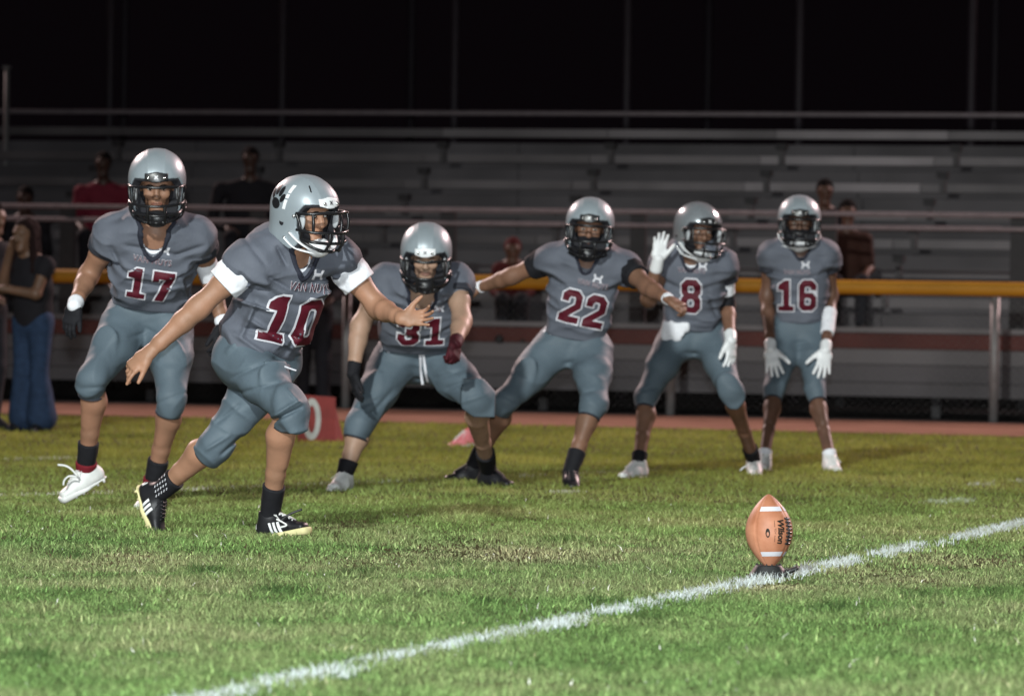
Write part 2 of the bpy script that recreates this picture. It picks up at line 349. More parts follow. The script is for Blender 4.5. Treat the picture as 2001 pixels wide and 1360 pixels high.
# ------------------------------------------------------------------ helmet (built once, in its own frame: x player's left, -y forward, z up)
def poly_sd(P, Y, Z):
    P = np.asarray(P, float); n = len(P); d = np.full(np.broadcast(Y, Z).shape, 1e9); s = np.ones(d.shape)
    for i in range(n):
        a, b = P[i], P[i-1]; e = b-a; wy, wz = Y-a[0], Z-a[1]
        t = np.clip((wy*e[0]+wz*e[1])/(e@e), 0, 1); d = np.minimum(d, (wy-e[0]*t)**2+(wz-e[1]*t)**2)
        c1, c2, c3 = Z >= a[1], Z < b[1], e[0]*wz > e[1]*wy
        s = np.where((c1 & c2 & c3) | (~c1 & ~c2 & ~c3), -s, s)
    return s*np.sqrt(d)
XYZ = np.eye(3)
def mxa(l):
    r = l[0]
    for x in l[1:]: r = np.maximum(r, x)
    return r
def make_helmet():
    f = Field((-.17, -.20, -.20), (.17, .21, .21), 0.0038)
    f.add(el((0, .008, .033), XYZ, (.122, .149, .134)), 0); f.add(lf((0, .016, -.15), (0, .012, .02), (1, 0, 0), (.117, .138), (.119, .142), 2.5), .03)
    out = f.F.copy(); Y = f.ax[1][None, :, None].astype(float); Z = f.ax[2][None, None, :].astype(float); X = f.ax[0][:, None, None]
    face = [(-.3, .056), (-.125, .058), (-.094, .052), (-.078, .024), (-.074, -.03), (-.086, -.062), (-.09, -.094), (-.074, -.12), (-.05, -.14), (-.05, -.3), (-.3, -.3)]
    bot = [(-.3, -.133), (-.06, -.135), (-.02, -.128), (.03, -.108), (.07, -.096), (.3, -.09), (.3, -.4), (-.3, -.4)]
    df = poly_sd(face, Y, Z); db = poly_sd(bot, Y, Z)
    def net(F): f.F = F.astype(np.float32); return mesh_np('helmet_part', *f.nets())
    res = {}
    ridge = 0.0012*np.exp(-((np.abs(X)-.038)/.007)**2)*(Z > .02)                       # raised ribs along the crown
    res['shell'] = net(mxa([out-ridge, -(out+.011), -(df-.011), -(db-.002)]))
    res['padding'] = net(mxa([np.where(df < .0105, out+.002, out+.0118), -(out+.028), -df, -(db-.004)]))
    rb = np.maximum(np.abs(X)-.052, np.abs(Z-.078)-.019-.004*np.cos(X*60))
    res['front_bumper'] = net(mxa([out-.006, -(out+.002), rb-.0, (Y+.0)+0*X]))
    B = Bag()                                                                         # face mask cage
    def bar(p, r=.0066): B.tube(catmull(p, 7), r, 8)
    for z, yc, xs, ys, zs in ((.044, -.183, .122, -.07, .026), (.030, -.186, .124, -.07, .014), (-.036, -.203, .122, -.082, -.040), (-.080, -.200, .108, -.10, -.078), (-.118, -.178, .06, -.158, -.114)):
        if zs == .014: continue
        bar([(-xs, ys, zs), (-xs*.86, ys*.45+yc*.55, (z+zs)/2), (-xs*.42, yc+.012, z), (0, yc, z), (xs*.42, yc+.012, z), (xs*.86, ys*.45+yc*.55, (z+zs)/2), (xs, ys, zs)])
    for sx in (-1, 1):
        bar([(sx*.036, -.196, -.034), (sx*.038, -.199, -.078), (sx*.036, -.176, -.117)])
        bar([(sx*.122, -.07, .026), (sx*.119, -.095, -.015), (sx*.113, -.102, -.06), (sx*.104, -.104, -.082), (sx*.075, -.15, -.106), (sx*.04, -.175, -.117)])
        bar([(sx*.096, -.145, .036), (sx*.099, -.156, .0), (sx*.096, -.158, -.04)])
    res['face_mask'] = B.mesh('face_mask')
    B = Bag()                                                                         # clips, snaps
    def ball(c, r, bag):
        V = []; F = []; F3 = []
        for i in range(7):
            a = math.pi*i/6
            for k in range(10): V.append((c[0]+r*math.sin(a)*math.cos(k*math.pi/5), c[1]+r*math.sin(a)*math.sin(k*math.pi/5), c[2]+r*math.cos(a)))
        for i in range(6):
            for k in range(10): F.append([i*10+k, (i+1)*10+k, (i+1)*10+(k+1) % 10, i*10+(k+1) % 10])
        bag.add(V, F)
    for sx in (-1, 1):
        for p in ((sx*.034, -.143, .077), (sx*.122, -.058, .012), (sx*.119, -.04, -.062), (sx*.119, -.012, -.088)): ball(p, .0075, B)
    res['snaps'] = B.mesh('snaps')
    B = Bag()
    for sx in (-1, 1):
        B.tube(catmull([(sx*.12, -.04, -.06), (sx*.103, -.085, -.092), (sx*.06, -.118, -.118), (0, -.126, -.128)], 6), .011, 8, flat=.35)
        B.tube(catmull([(sx*.12, -.012, -.09), (sx*.1, -.06, -.122), (sx*.05, -.105, -.135), (0, -.115, -.142)], 6), .010, 8, flat=.35)
    g = Field((-.09, -.17, -.18), (.09, -.04, -.07), .004); g.add(el((0, -.098, -.118), XYZ, (.056, .042, .042)), 0); g.cut(el((0, -.066, -.100), XYZ, (.050, .044, .044)), .004)
    V, Q = g.nets(); B.add(V, Q); res['chin_strap'] = B.mesh('chin_strap')
    for sx in (-1, 1):                                                                 # ear hole
        B = Bag(); B.tube([(sx*.1195, .012, -.028), (sx*.1225, .012, -.028)], [.014, .013], 14); res['ear_hole', sx] = B.mesh('ear_hole')
    B = Bag()
    for sx in (-1, 1):                                                                 # pale cheek pads
        B = Bag(); g = Field((sx*.095-.03, -.13, -.07), (sx*.095+.03, -.03, .05), .004); g.add(el((sx*.095, -.082, -.008), XYZ, (.010, .018, .036)), 0); V, Q = g.nets(); B.add(V, Q); res['cheek_pad', sx] = B.mesh('cheek_pad')
    sh = res['shell']; res['bvh'] = BVHTree.FromPolygons([tuple(v.co) for v in sh.vertices], [tuple(p.vertices) for p in sh.polygons])
    return res
HEL = make_helmet()
def place(o, R, c): o.matrix_local = Matrix(((R[0, 0], R[0, 1], R[0, 2], c[0]), (R[1, 0], R[1, 1], R[1, 2], c[1]), (R[2, 0], R[2, 1], R[2, 2], c[2]), (0, 0, 0, 1)))
def circle(cx, cy, rx, ry, rot=0, n=16):
    c, s = math.cos(rot), math.sin(rot)
    return [(cx+rx*math.cos(a)*c-ry*math.sin(a)*s, cy+rx*math.cos(a)*s+ry*math.sin(a)*c) for a in (2*math.pi*i/n for i in range(n))]
PAW = [circle(0, -.30, .42, .30)+[], circle(-.47, .12, .17, .27, .45), circle(-.17, .42, .17, .30, .12), circle(.20, .42, .17, .30, -.12), circle(.48, .12, .17, .27, -.45)]
def helmet(root, R, c, bumper, strap, shellm, paw=False, hs=1.075):
    hroot = obj('helmet', HEL['shell'], shellm, root); place(hroot, R*hs, c)
    def kid(n, m): return obj(n, HEL[n], m, hroot)
    kid('padding', M_PADDING); kid('front_bumper', bumper); kid('face_mask', M_MASK); kid('snaps', M_CHROME); kid('chin_strap', strap); [obj(n, HEL[n, sx], m, hroot) for sx in (-1, 1) for n, m in (('ear_hole', M_PADDING), ('cheek_pad', M_PADGREY))]
    def hd(nm, flat, sc, org, ux, uy, d, lift, m): decal(nm, flat, lambda x, y: (x*sc, y*sc), np.array(org), np.array(ux), np.array(uy), d, HEL['bvh'], lift, m, hroot, step=.012)
    X3 = ([(-.5, -.4), (-.2, -.4), (0, -.15), (.2, -.4), (.5, -.4), (.2, 0), (.5, .4), (.2, .4), (0, .15), (-.2, .4), (-.5, .4), (-.2, 0)], [])
    hd('bumper_mark', glyph(X3), .018, (0, -.4, .079), (1, 0, 0), (0, 0, 1), (0, 1, 0), .010, M_PLASTW if bumper is M_PLASTB else M_PLASTB)
    if paw:
        for sx in (-1, 1):                                                            # black paw print on both sides, light tape in front of it
            for p in PAW: hd('paw_print', glyph((p, [])), .074, (sx*.4, .056, .066), (0, sx*1.0, .10*sx), (0, -.1, 1.0), (-sx, 0, 0), .0016, M_PLASTB)
            for (z0, z1) in ((.098, .13), (.076, .093), (.03, .07)):
                hd('white_tape', ([(-.009, z0), (.009, z0), (.009, z1), (-.009, z1)], [(0, 1, 2), (0, 2, 3)]), 1.0, (sx*.4, .004, 0), (0, sx*1.0, 0), (0, -.12, 1.0), (-sx, 0, 0), .002, M_PLASTW)
            hd('vent_slot', ([(-.016, -.003), (.016, -.003), (.013, .003), (-.013, .003)], [(0, 1, 2), (0, 2, 3)]), 1.0, (sx*.062, -.075, .4), (.3*sx, -.9, 0), (.9*sx, .3, 0), (0, 0, -1), .0015, M_PLASTB)
    return hroot

# ------------------------------------------------------------------ football boot (own frame: ankle at origin, toe along -y)
def make_shoe():
    P = [(lf((0, .038, -.058), (0, -.05, -.058), (1, 0, 0), (.031, .034), (.040, .036), 2.3), 0), (lf((0, -.05, -.058), (0, -.155, -.068), (1, 0, 0), (.042, .034), (.036, .021), 2.3), .03),
         (rc((0, .012, -.05), (0, .008, .004), .041, .040), .03), (rc((0, .002, -.008), (0, -.085, -.045), .034, .022), .03)]
    V, Q = build(P, .0042, cuts=[(rc((0, .008, -.02), (0, .006, .1), .031, .036), .004)], halves=[((0, 0, -.084), (0, 0, -1), .006), ((0, -.03, .012), (0, -.35, 1), .006)])
    res = {'upper': mesh_np('shoe', V, Q)}; res['bvh'] = bvh_of(V, Q)
    P = [(lf((0, .038, -.088), (0, -.05, -.088), (1, 0, 0), (.036, .042), (.043, .03), 2.3), 0), (lf((0, -.05, -.088), (0, -.16, -.080), (1, 0, 0), (.046, .03), (.040, .03), 2.3), .02)]
    V, Q = build(P, .0042, halves=[((0, 0, -.0825), (0, 0.06, 1), .003), ((0, 0, -.094), (0, .06, -1), .003)]); res['sole'] = mesh_np('sole', V, Q)
    B = Bag()
    for x, y in ((-.026, .045), (.026, .045), (-.024, .01), (.024, .01), (-.034, -.075), (.034, -.075), (-.03, -.115), (.03, -.115), (0, -.15)):
        B.tube([(x, y, -.088), (x, y, -.106)], [.0085, .006], 8)
    res['studs'] = B.mesh('studs')
    B = Bag()
    def top(x, y):
        h = res['bvh'].ray_cast(Vector((x, y, .2)), Vector((0, 0, -1)), 1.0)
        return (x, y, (h[0].z if h[0] is not None else -.03)+.003)
    for i in range(6):
        y = -.03-.0145*i; w = .021-.0008*i
        for sx in (-1, 1): B.tube([top(sx*w*(1-2*t), y-.0145*t) for t in np.linspace(0, 1, 6)], .0026, 6)
    for sx in (-1, 1):
        B.tube(catmull([top(0, -.028), (sx*.02, -.03, .006), (sx*.034, -.045, -.004), (sx*.018, -.055, -.014), top(0, -.03)], 5), .0024, 6)
        B.tube(catmull([top(0, -.028), (sx*.03, -.05, -.006), (sx*.05, -.075, -.028)], 5), .0024, 6)
    res['laces'] = B.mesh('laces')
    return res
SHOE = make_shoe()
def shoe(root, ankle, fwd, up, upm, solem, lacem, stripes=None, name='shoe'):
    f = nrm(fwd); u = np.asarray(up, float); u = nrm(u-f*(u@f)); R = np.stack([np.cross(u, f), -f, u], 1)
    o = obj(name, SHOE['upper'], upm, root); place(o, R, ankle)
    obj('sole', SHOE['sole'], solem, o); obj('studs', SHOE['studs'], solem, o); obj('laces', SHOE['laces'], lacem, o)
    if stripes:
        for sx in (-1, 1):
            for i in range(3):
                x0 = -.03-.021*i; q = [(x0-.006, -.078), (x0+.007, -.078), (x0+.018, -.034), (x0+.006, -.034)]
                decal('stripe', (q, [(0, 1, 2), (0, 2, 3)]), lambda x, y: (x, y), np.array((sx*.3, 0, 0)), np.array((0, 1.0, 0)), np.array((0, 0, 1.0)), (-sx, 0, 0), SHOE['bvh'], .0016, stripes, o, step=.01)
            q = [(.052, -.052), (.078, -.052), (.078, .01), (.06, .01)]
            decal('heel_tab', (q, [(0, 1, 2), (0, 2, 3)]), lambda x, y: (x, y), np.array((sx*.3, 0, 0)), np.array((0, 1.0, 0)), np.array((0, 0, 1.0)), (-sx, 0, 0), SHOE['bvh'], .0016, stripes, o, step=.01)
    return o

# ------------------------------------------------------------------ hand: palm and five jointed fingers, as implicit limbs
def hand(wrist, d, pn, right, curl=25, spread=9, thumb=38, sc=1.0, grow=0.0, curls=None):
    d = nrm(d); pn = np.asarray(pn, float); pn = nrm(pn-d*(pn@d)); t = np.cross(d, pn) if right else np.cross(pn, d)
    W = np.asarray(wrist, float); P = []; g = grow
    P.append((lf(W-d*.012*sc, W+d*.03*sc, t, ((.027+g)*sc, (.019+g)*sc), ((.036+g)*sc, (.0165+g)*sc), 2.3), .02))
    P.append((lf(W+d*.03*sc, W+d*.085*sc, t, ((.037+g)*sc, (.0165+g)*sc), ((.040+g)*sc, (.0125+g)*sc), 2.4), .015))
    lens = [.074, .083, .077, .06]; off = [.0285, .0095, -.0095, -.0275]; kn = [.088, .092, .088, .080]; rad = [.0092, .0095, .0090, .0080]
    for i in range(4):
        a = math.radians(spread*(1.5-i)/1.5); dirn = nrm(d*math.cos(a)+t*math.sin(a)); p = W+d*kn[i]*sc*.9+t*off[i]*sc; cu = math.radians(curls[i] if curls else curl)
        pts = [p]; ang = cu*.5
        for k, fr in enumerate((.46, .30, .24)):
            v = dirn*math.cos(ang)+pn*math.sin(ang); p = p+v*lens[i]*sc*fr; pts.append(p); ang += cu*(.9 if k == 0 else .6)
        r = (rad[i]+g)*sc
        for k in range(3): P.append((rc(pts[k], pts[k+1], r*(1-.07*k), r*(1-.07*(k+1))), .006 if k == 0 else .002))
    th = math.radians(thumb); p0 = W+d*.022*sc+t*.026*sc+pn*.004*sc; v = nrm(d*math.cos(th)+t*math.sin(th)+pn*.25)
    p1 = p0+v*.042*sc; v2 = nrm(v+d*.28); p2 = p1+v2*.032*sc; p3 = p2+nrm(v2+d*.1)*.024*sc
    P += [(rc(p0, p1, (.0145+g)*sc, (.0115+g)*sc), .016), (rc(p1, p2, (.0112+g)*sc, (.0102+g)*sc), .003), (rc(p2, p3, (.0102+g)*sc, (.0082+g)*sc), .002)]
    return P
def rot_head(yaw, pitch, roll):
    y, p, r = (math.radians(a) for a in (yaw, pitch, roll))
    Rz = np.array([[math.cos(y), -math.sin(y), 0], [math.sin(y), math.cos(y), 0], [0, 0, 1]])
    Rx = np.array([[1, 0, 0], [0, math.cos(p), -math.sin(p)], [0, math.sin(p), math.cos(p)]])
    Ry = np.array([[math.cos(r), 0, math.sin(r)], [0, 1, 0], [-math.sin(r), 0, math.cos(r)]])
    return Rz@Rx@Ry
def head_prims(R, c):
    A = R.T; w = lambda p: R@np.array(p, float)+c
    return [(el(w((0, .012, .03)), A, (.076, .098, .098)), .01), (lf(w((0, -.025, .02)), w((0, -.052, -.078)), R[:, 0], (.066, .062), (.040, .040), 2.2), .03),
            (el(w((0, -.08, -.098)), A, (.024, .016, .016)), .025), (el(w((0, -.078, .034)), A, (.05, .022, .012)), .02),
            (rc(w((0, -.088, .024)), w((0, -.108, -.022)), .009, .013), .014), (el(w((0, -.100, -.026)), A, (.019, .013, .011)), .012),
            (el(w((.04, -.07, -.02)), A, (.022, .02, .02)), .02), (el(w((-.04, -.07, -.02)), A, (.022, .02, .02)), .02),
            (el(w((0, -.089, -.058)), A, (.025, .012, .010)), .012), (el(w((.077, .015, .0)), A, (.008, .02, .03)), .01), (el(w((-.077, .015, 0)), A, (.008, .02, .03)), .01)]
def face_parts(root, R, c, skincol, lipm):
    w = lambda p: R@np.array(p, float)+c
    for sx in (-1, 1):
        g = Field((-.02, -.02, -.02), (.02, .02, .02), .0025); g.add(el((0, 0, 0), XYZ, (.0135, .012, .0048)), 0); V, Q = g.nets()
        o = obj('eye', mesh_np('eye', V, Q), M_EYE, root); place(o, R, w((sx*.032, -.0865, .012)))
        g = Field((-.01, -.01, -.01), (.01, .01, .01), .0018); g.add(el((0, 0, 0), XYZ, (.0058, .004, .0058)), 0); V, Q = g.nets()
        obj('iris', mesh_np('iris', V, Q), M_IRIS, o).location = (0.001, -.0098, .0)
        B = Bag(); B.tube(catmull([w((sx*.014, -.099, .028)), w((sx*.032, -.101, .034)), w((sx*.052, -.088, .027))], 5), [.003]*3+[.0045]*5+[.0025]*3, 6); obj('eyebrow', B.mesh('eyebrow'), M_BROW, root)
    B = Bag(); B.tube(catmull([w((-.025, -.091, -.059)), w((-.010, -.1005, -.054)), w((0, -.101, -.0555)), w((.010, -.1005, -.054)), w((.025, -.091, -.059))], 5), .0042, 6)
    B.tube(catmull([w((-.023, -.091, -.062)), w((0, -.1005, -.066)), w((.023, -.091, -.062))], 6), .0052, 6); obj('lips', B.mesh('lips'), lipm, root)
# ------------------------------------------------------------------ a player
def ease(a, b, t): return a+(b-a)*t
def dirv(yaw, pitch=0.0):                     # 0 = towards the photographer, +90 = picture right, pitch down positive
    y, p = math.radians(yaw), math.radians(pitch); return np.array([math.sin(y)*math.cos(p), -math.cos(y)*math.cos(p), -math.sin(p)])
VANN = (text2d('VAN NUYS', 0.0, 0, 1.14), text2d('VAN NUYS', 0.030, 0, 1.14))
def player(sp):
    t0 = time.time(); D = sp['D']; h = sp.get('h', .008); J = {}; dy = sp.get('dy', {}); J2 = sp['J']
    root = empty('person', sp['label'], 'person', 'football players in grey uniforms')
    for k in ('pelvis', 'neck', 'rsh', 'lsh', 'rhip', 'lhip'):
        J[k] = at(J2[k][0], J2[k][1], D+(J2[k][2] if len(J2[k]) > 2 else 0))
    sc = sp.get('sc', 1.0)
    for s in 'rl':
        for par, k, L in ((s+'sh', s+'elb', .29*sc), (s+'elb', s+'wr', .265*sc), (s+'hip', s+'knee', .43*sc)):
            q_ = J2[k]; J[k] = reach(J[par], *q_[:2], L, q_[2]) if len(q_) == 3 else at(q_[0], q_[1], D+q_[3])
        a = J2[s+'ank']; J[s+'ank'] = ground_pt(a[0], a[1], a[2]) if len(a) == 3 else at(a[0], a[1], D+a[3])
    P, N = J['pelvis'], J['neck']; U = nrm(N-P); S = J['lsh']-J['rsh']; S = nrm(S-U*(S@U)); F = np.cross(S, U); T = np.linalg.norm(N-P)
    Sh = J['lhip']-J['rhip']; Sh = nrm(Sh-U*(Sh@U)); Fh = np.cross(Sh, U)
    R = rot_head(*sp['head'][3:6]); hc = at(sp['head'][0], sp['head'][1], D+sp['head'][2])-R@np.array([0, .006, .03])
    if sp.get('debug') and 0:
        print(sp['num'], 'T=%.2f' % T, 'shw=%.2f' % np.linalg.norm(J['lsh']-J['rsh']), {s+k: round(float(np.linalg.norm(J[s+a]-J[s+b])), 2) for s in 'rl' for k, a, b in (('ua', 'sh', 'elb'), ('fa', 'elb', 'wr'), ('th', 'hip', 'knee'), ('shin', 'knee', 'ank'))}, {s: J[s+'ank'].round(2) for s in 'rl'})
    skm = skin(*sp['skin'])
    w = sp.get('bw', 1.0)                      # body width
    # ---- body
    body = []; bsp = [P-U*.02, P+U*T*.35, P+U*T*.7, N-U*.03]
    for i, (ra, rb) in enumerate((((.12, .085), (.115, .08)), ((.115, .08), (.14, .09)), ((.14, .09), (.11, .075)))): body.append((lf(bsp[i], bsp[i+1], S, ra, rb), .03))
    body.append((rc(N-U*.05, R@np.array([0, .02, -.05])+hc, .062*w, .056), .03))
    for s in 'rl':
        sh, e, wr = J[s+'sh'], J[s+'elb'], J[s+'wr']; kn, an, hp = J[s+'knee'], J[s+'ank'], J[s+'hip']
        body += [(rc(N-U*.08, sh, .06, .058), .03), (rc(sh, ease(sh, e, .5), .055*w, .053*w), .02), (rc(ease(sh, e, .5), e, .053*w, .043*w), .02),
                 (rc(e, ease(e, wr, .3), .043*w, .045*w), .045), (rc(ease(e, wr, .3), ease(e, wr, .75), .045*w, .034*w), .02), (lf(ease(e, wr, .75), wr, np.cross(nrm(wr-e), sp['hand'][s][1]), (.034*w, .030*w), (.029, .022)), .015)]
        ax = nrm(an-kn); fd = nrm(sp['foot'][s][0]-ax*(sp['foot'][s][0]@ax)) if True else F
        body += [(rc(hp, kn, .07, .055), .03), (rc(kn, ease(kn, an, .26)-fd*.020, .051*w, .059*w), .03), (rc(ease(kn, an, .26)-fd*.022, ease(kn, an, .60)-fd*.010, .058*w, .040*w), .02), (rc(ease(kn, an, .62)-fd*.008, an, .042*w, .036), .02), (rc(kn+fd*.012, ease(kn, an, .5)+fd*.010, .034, .028), .02)]
    hp_ = head_prims(R, hc); body += hp_
    patches = []
    hb = [np.min([p[0][1] for p in hp_], 0)-.012, np.max([p[0][2] for p in hp_], 0)+.012]; patches.append((hb[0], hb[1], .0045))
    gloves = {}
    for s in 'rl':
        hd = sp['hand'][s]; pr = hand(J[s+'wr'], hd[0], hd[1], s == 'r', **hd[2])
        if sp['glove'].get(s): gloves[s] = hand(J[s+'wr'], hd[0], hd[1], s == 'r', grow=.0016, **hd[2])
        else:
            body += pr; lo = np.min([p[0][1] for p in pr[2:]], 0)-.01; hi = np.max([p[0][2] for p in pr[2:]], 0)+.01; patches.append((lo, hi, .0036))
    hh = max(h, .008); V, Q = build(body, hh); B = Bag()
    cq = V[Q].mean(1)
    keep = np.ones(len(Q), bool)
    for lo, hi, _ in patches: keep &= ~((cq > lo+hh*1.2) & (cq < hi-hh*1.2)).all(1)
    B.add(V, Q[keep])
    for lo, hi, hr in patches:
        bx = [(p, k) for p, k in body if (p[1] < hi+.03).all() and (p[2] > lo-.03).all()]; v, q = build(bx, hr, box=(lo, hi)); B.add(v, q)
    obj('body', B.mesh('body'), skm, root)
    face_parts(root, R, hc, sp['skin'][1], mat(sp['skin'][0]+'_lips', tuple(np.array(sp['skin'][1])*np.array((.72, .55, .6))), .45, .4))
    if sp.get('gaiter'):
        w_ = lambda p: R@np.array(p, float)+hc
        v, q = build([(lf(w_((0, -.035, -.030)), w_((0, -.045, -.115)), R[:, 0], (.072, .070), (.056, .060), 2.3), 0), (el(w_((0, -.10, -.03)), R.T, (.02, .018, .016)), .02)], .006, halves=[(w_((0, -.09, -.028)), R@np.array([0, .25, 1.0]), .004)], disp=lambda Pt: .002*vnoise(Pt, 35)); obj('face_cover', mesh_np('face_cover', v, q), M_BLACK, root)
    # ---- folds drawn as ridges in the cloth
    folds = sp.get('folds', []); pfolds = sp.get('pfolds', []); ppm = FPX/D
    def folder(fl, amp, sc1, sc2, stretch, pads=False):
        def fun(Pt):
            a_, b_, c_ = Pt@S, Pt@F, Pt@U; w_ = .35+.65*np.clip((T*.95-(c_-P@U))/(T*.35), 0, 1)
            q = np.stack([a_*.55+c_*.35, b_*.6, c_*stretch-a_*.3], 1); q2 = np.stack([a_*.6-c_*.5, b_*.6, c_*stretch*.9+a_*.4], 1)
            d = amp*w_*(2.2*(1-np.abs(vnoise(q+3.1*D, sc1)))**4+1.6*(1-np.abs(vnoise(q2+1.7*D, sc1*1.7)))**4-1.0)+amp*.35*vnoise(Pt+7.7, sc2)
            if pads:
                un = N@U-.150-.055*np.exp(-((a_-P@S)/.12)**2); d = d-.010*np.exp(-((c_-un)/.013)**2)*(b_-P@F > 0)+.006*np.exp(-((c_-un-.03)/.02)**2)*(b_-P@F > 0)
            if fl:
                px, py = project(Pt)
                for x0, y0, x1, y1, a, wd in fl:
                    ex, ey = x1-x0, y1-y0; tt = np.clip(((px-x0)*ex+(py-y0)*ey)/(ex*ex+ey*ey), 0, 1)
                    dd = np.hypot(px-x0-tt*ex, py-y0-tt*ey)/ppm*1.12
                    d = d + 1.6*a*np.exp(-(dd/wd)**2)*(np.sin(tt*math.pi)**.5*.8+.2)
            return d
        return fun
    # ---- jersey
    def tp(s_, f_, u_): return P+S*s_+F*f_+U*u_
    bend = sp.get('bend', .0)
    hem = sp.get('hem', .0)
    sp_pts = [tp(0, .0, hem-.07), tp(0, .012+bend*.6, T*.3), tp(0, .015+bend, T*.58), tp(0, -.0, T*.86)]
    rad = [sp.get('hemrad', (.166*w, .134)), (.163*w, .130), (.180*w, .136), (.17*w, .125)]
    je = [(lf(sp_pts[i], sp_pts[i+1], S, rad[i], rad[i+1], 2.5), .05) for i in range(3)]
    je += [(el(N-U*.13+F*.055, np.stack([S, F, U]), (.175*w, .085, .125)), .05), (el(N-U*.12-F*.05, np.stack([S, F, U]), (.18*w, .085, .14)), .05)]
    pw = sp.get('pad', 1.0)
    for s, sg in (('r', -1), ('l', 1)):
        sh, e = J[s+'sh'], J[s+'elb']; o = nrm(sh-N+U*.02)
        je += [(lf(N+S*sg*.085+U*sp.get('trap', .035), sh+o*.006*pw-U*.004, F, (.105, .055), (.100, .062), 2.7), .04), (lf(N+S*sg*.06-U*.06, sh-U*.02, F, (.115, .06), (.10, .06), 2.4), .04), (el(sh+o*.008*pw-U*.016, np.stack([S, F, U]), (.080*pw, .100, .072)), .035)]
        je += [(rc(sh+o*.004*pw, ease(sh, e, sp.get('jsl', .16))+o*.006, .082, .080), .04)]
    vn = sp.get('vneck', .075)
    cuts = [(rc(N+F*.02-U*.02, N+U*.2+F*.05, .078, .10), .012), (rc(N+F*.085+U*.01, N+F*.175-U*vn, .078, .010), .012)]
    lo = np.min([p[0][1] for p in je], 0)-.03; hi = np.max([p[0][2] for p in je], 0)+.03
    f = Field(lo, hi, h*.95)
    for p, k in je: f.add(p, k)
    f.displace(folder(folds, .0085, 4.6, 20.0, 1.7, True)); dj = f.F.copy(); g = Field(lo, hi, h*.95)
    for p, k in cuts: g.add(p, k)
    f.F = np.maximum(f.F, -g.F); f.half(P+U*(hem+.005), -U-F*sp.get('hemtilt', .0), .012); V, Q = f.nets()
    jer = obj('jersey', mesh_np('jersey', V, Q), M_JERSEY, root); bj = bvh_of(V, Q)
    g.F = np.maximum(np.abs(g.F-.005)-.0105, np.abs(dj+.001)-.0062); v, q = g.nets(); obj('collar', mesh_np('collar', v, q), M_NAVY, jer)
    if sp.get('undershirt'):
        V2, Q2 = build([(lf(N-U*.12+F*.045, N+U*.0+F*.02, S, (.11, .085), (.074, .076)), 0)], .007, cuts=[(rc(N-U*.03+F*.06, N+U*.1+F*.04, .056, .07), .004)], halves=[(N-U*.005+F*.0, U-F*.35, .004)]); obj('undershirt', mesh_np('undershirt', V2, Q2), M_WHITE, root)
    for s in 'rl':                              # sleeve cuffs of the jersey
        sh, e = J[s+'sh'], J[s+'elb']; ln, ra, rb, mm, nm = sp['sleeve'][s]; d = nrm(e-sh); end = ease(sh, e, ln)
        v, q = build([(rc(ease(sh, e, .30), ease(sh, e, ln+.15), ra, rb), .0)], h*.8, cuts=[(rc(ease(sh, e, ln-.02), ease(sh, e, ln+.4), rb-.02, rb-.008), .004)], halves=[(end, d, .004)], disp=lambda Pt: .006*(1-np.abs(vnoise(Pt, 14)))**3+.003*vnoise(Pt+5, 40)-.003)
        obj(nm, mesh_np(nm, v, q), mm, jer if mm in (M_SLEEVE, M_JERSEY) else root)
    # ---- number, school name and mark on the chest
    nx, ny, hgt, tilt = sp['numpos']; o0 = at(nx, ny, D-.6)
    dcam = nrm(at(nx, ny, D)-CAMP); dd = nrm(dcam*.35-F*.65) if sp.get('numray') is None else nrm(dcam*sp['numray']-F*(1-sp['numray']))
    hit = bj.ray_cast(Vector(at(nx, ny, D-1.2)), Vector(dcam), 3.0)
    if hit[0] is not None:
        c0 = np.array(hit[0]); ct, st = math.cos(math.radians(tilt)), math.sin(math.radians(tilt)); ux = S*ct+U*st; uy = U*ct-S*st
        nw = sp.get('numw', 1.0)
        def lay(nm, flat, cx, cy, sx, sy, lift, m, step=.014): return decal(nm, flat, lambda x, y: (cx+x*sx, cy+y*sy), c0-dd*.5, ux, uy, dd, bj, lift, m, jer, step, 1.0)
        n = len(sp['num']); adv = .76*hgt*nw; x0 = -(adv*(n-1)+.62*hgt*nw)/2
        for i, ch in enumerate(sp['num']):
            lay('number_outline', glyph(DIG[ch], .042), x0+adv*i, -hgt/2, hgt*nw, hgt, .003, M_TRIM); lay('number', glyph(DIG[ch]), x0+adv*i, -hgt/2, hgt*nw, hgt, .0055, M_MAROON)
        tx, ty, tw = sp.get('textpos', (0, hgt/2+.05, .036))
        lay('lettering_outline', VANN[1], tx, ty, tw*.95, tw*1.25, .003, M_TRIM, .012); lay('lettering', VANN[0], tx, ty, tw*.95, tw*1.25, .005, M_MAROON, .012)
    def mark(pos, size, bv, Sv, Uv, Fv, par, nm):
        dc = nrm(at(pos[0], pos[1], D)-CAMP); hh_ = bv.ray_cast(Vector(at(pos[0], pos[1], D-1.2)), Vector(dc), 3.0)
        if hh_[0] is None: return
        c1 = np.array(hh_[0]); an = math.radians(pos[2] if len(pos) > 2 else 0); a1 = Sv*math.cos(an)+Uv*math.sin(an); a2 = Uv*math.cos(an)-Sv*math.sin(an)
        decal(nm, glyph(LOGO_H), lambda x, y: (x*size, y*size), c1-dc*.4, a1, a2, dc, bv, .004, M_TRIM, par, .01, 1.0)
    if 'mark' in sp: mark(sp['mark'], .055, bj, S, U, F, jer, 'chest_mark')
    # ---- pants
    pa = [(lf(P-U*.055, P+U*.10, Sh, (.150*w, .125), (.148*w, .115), 2.3), .0)]
    halves = []
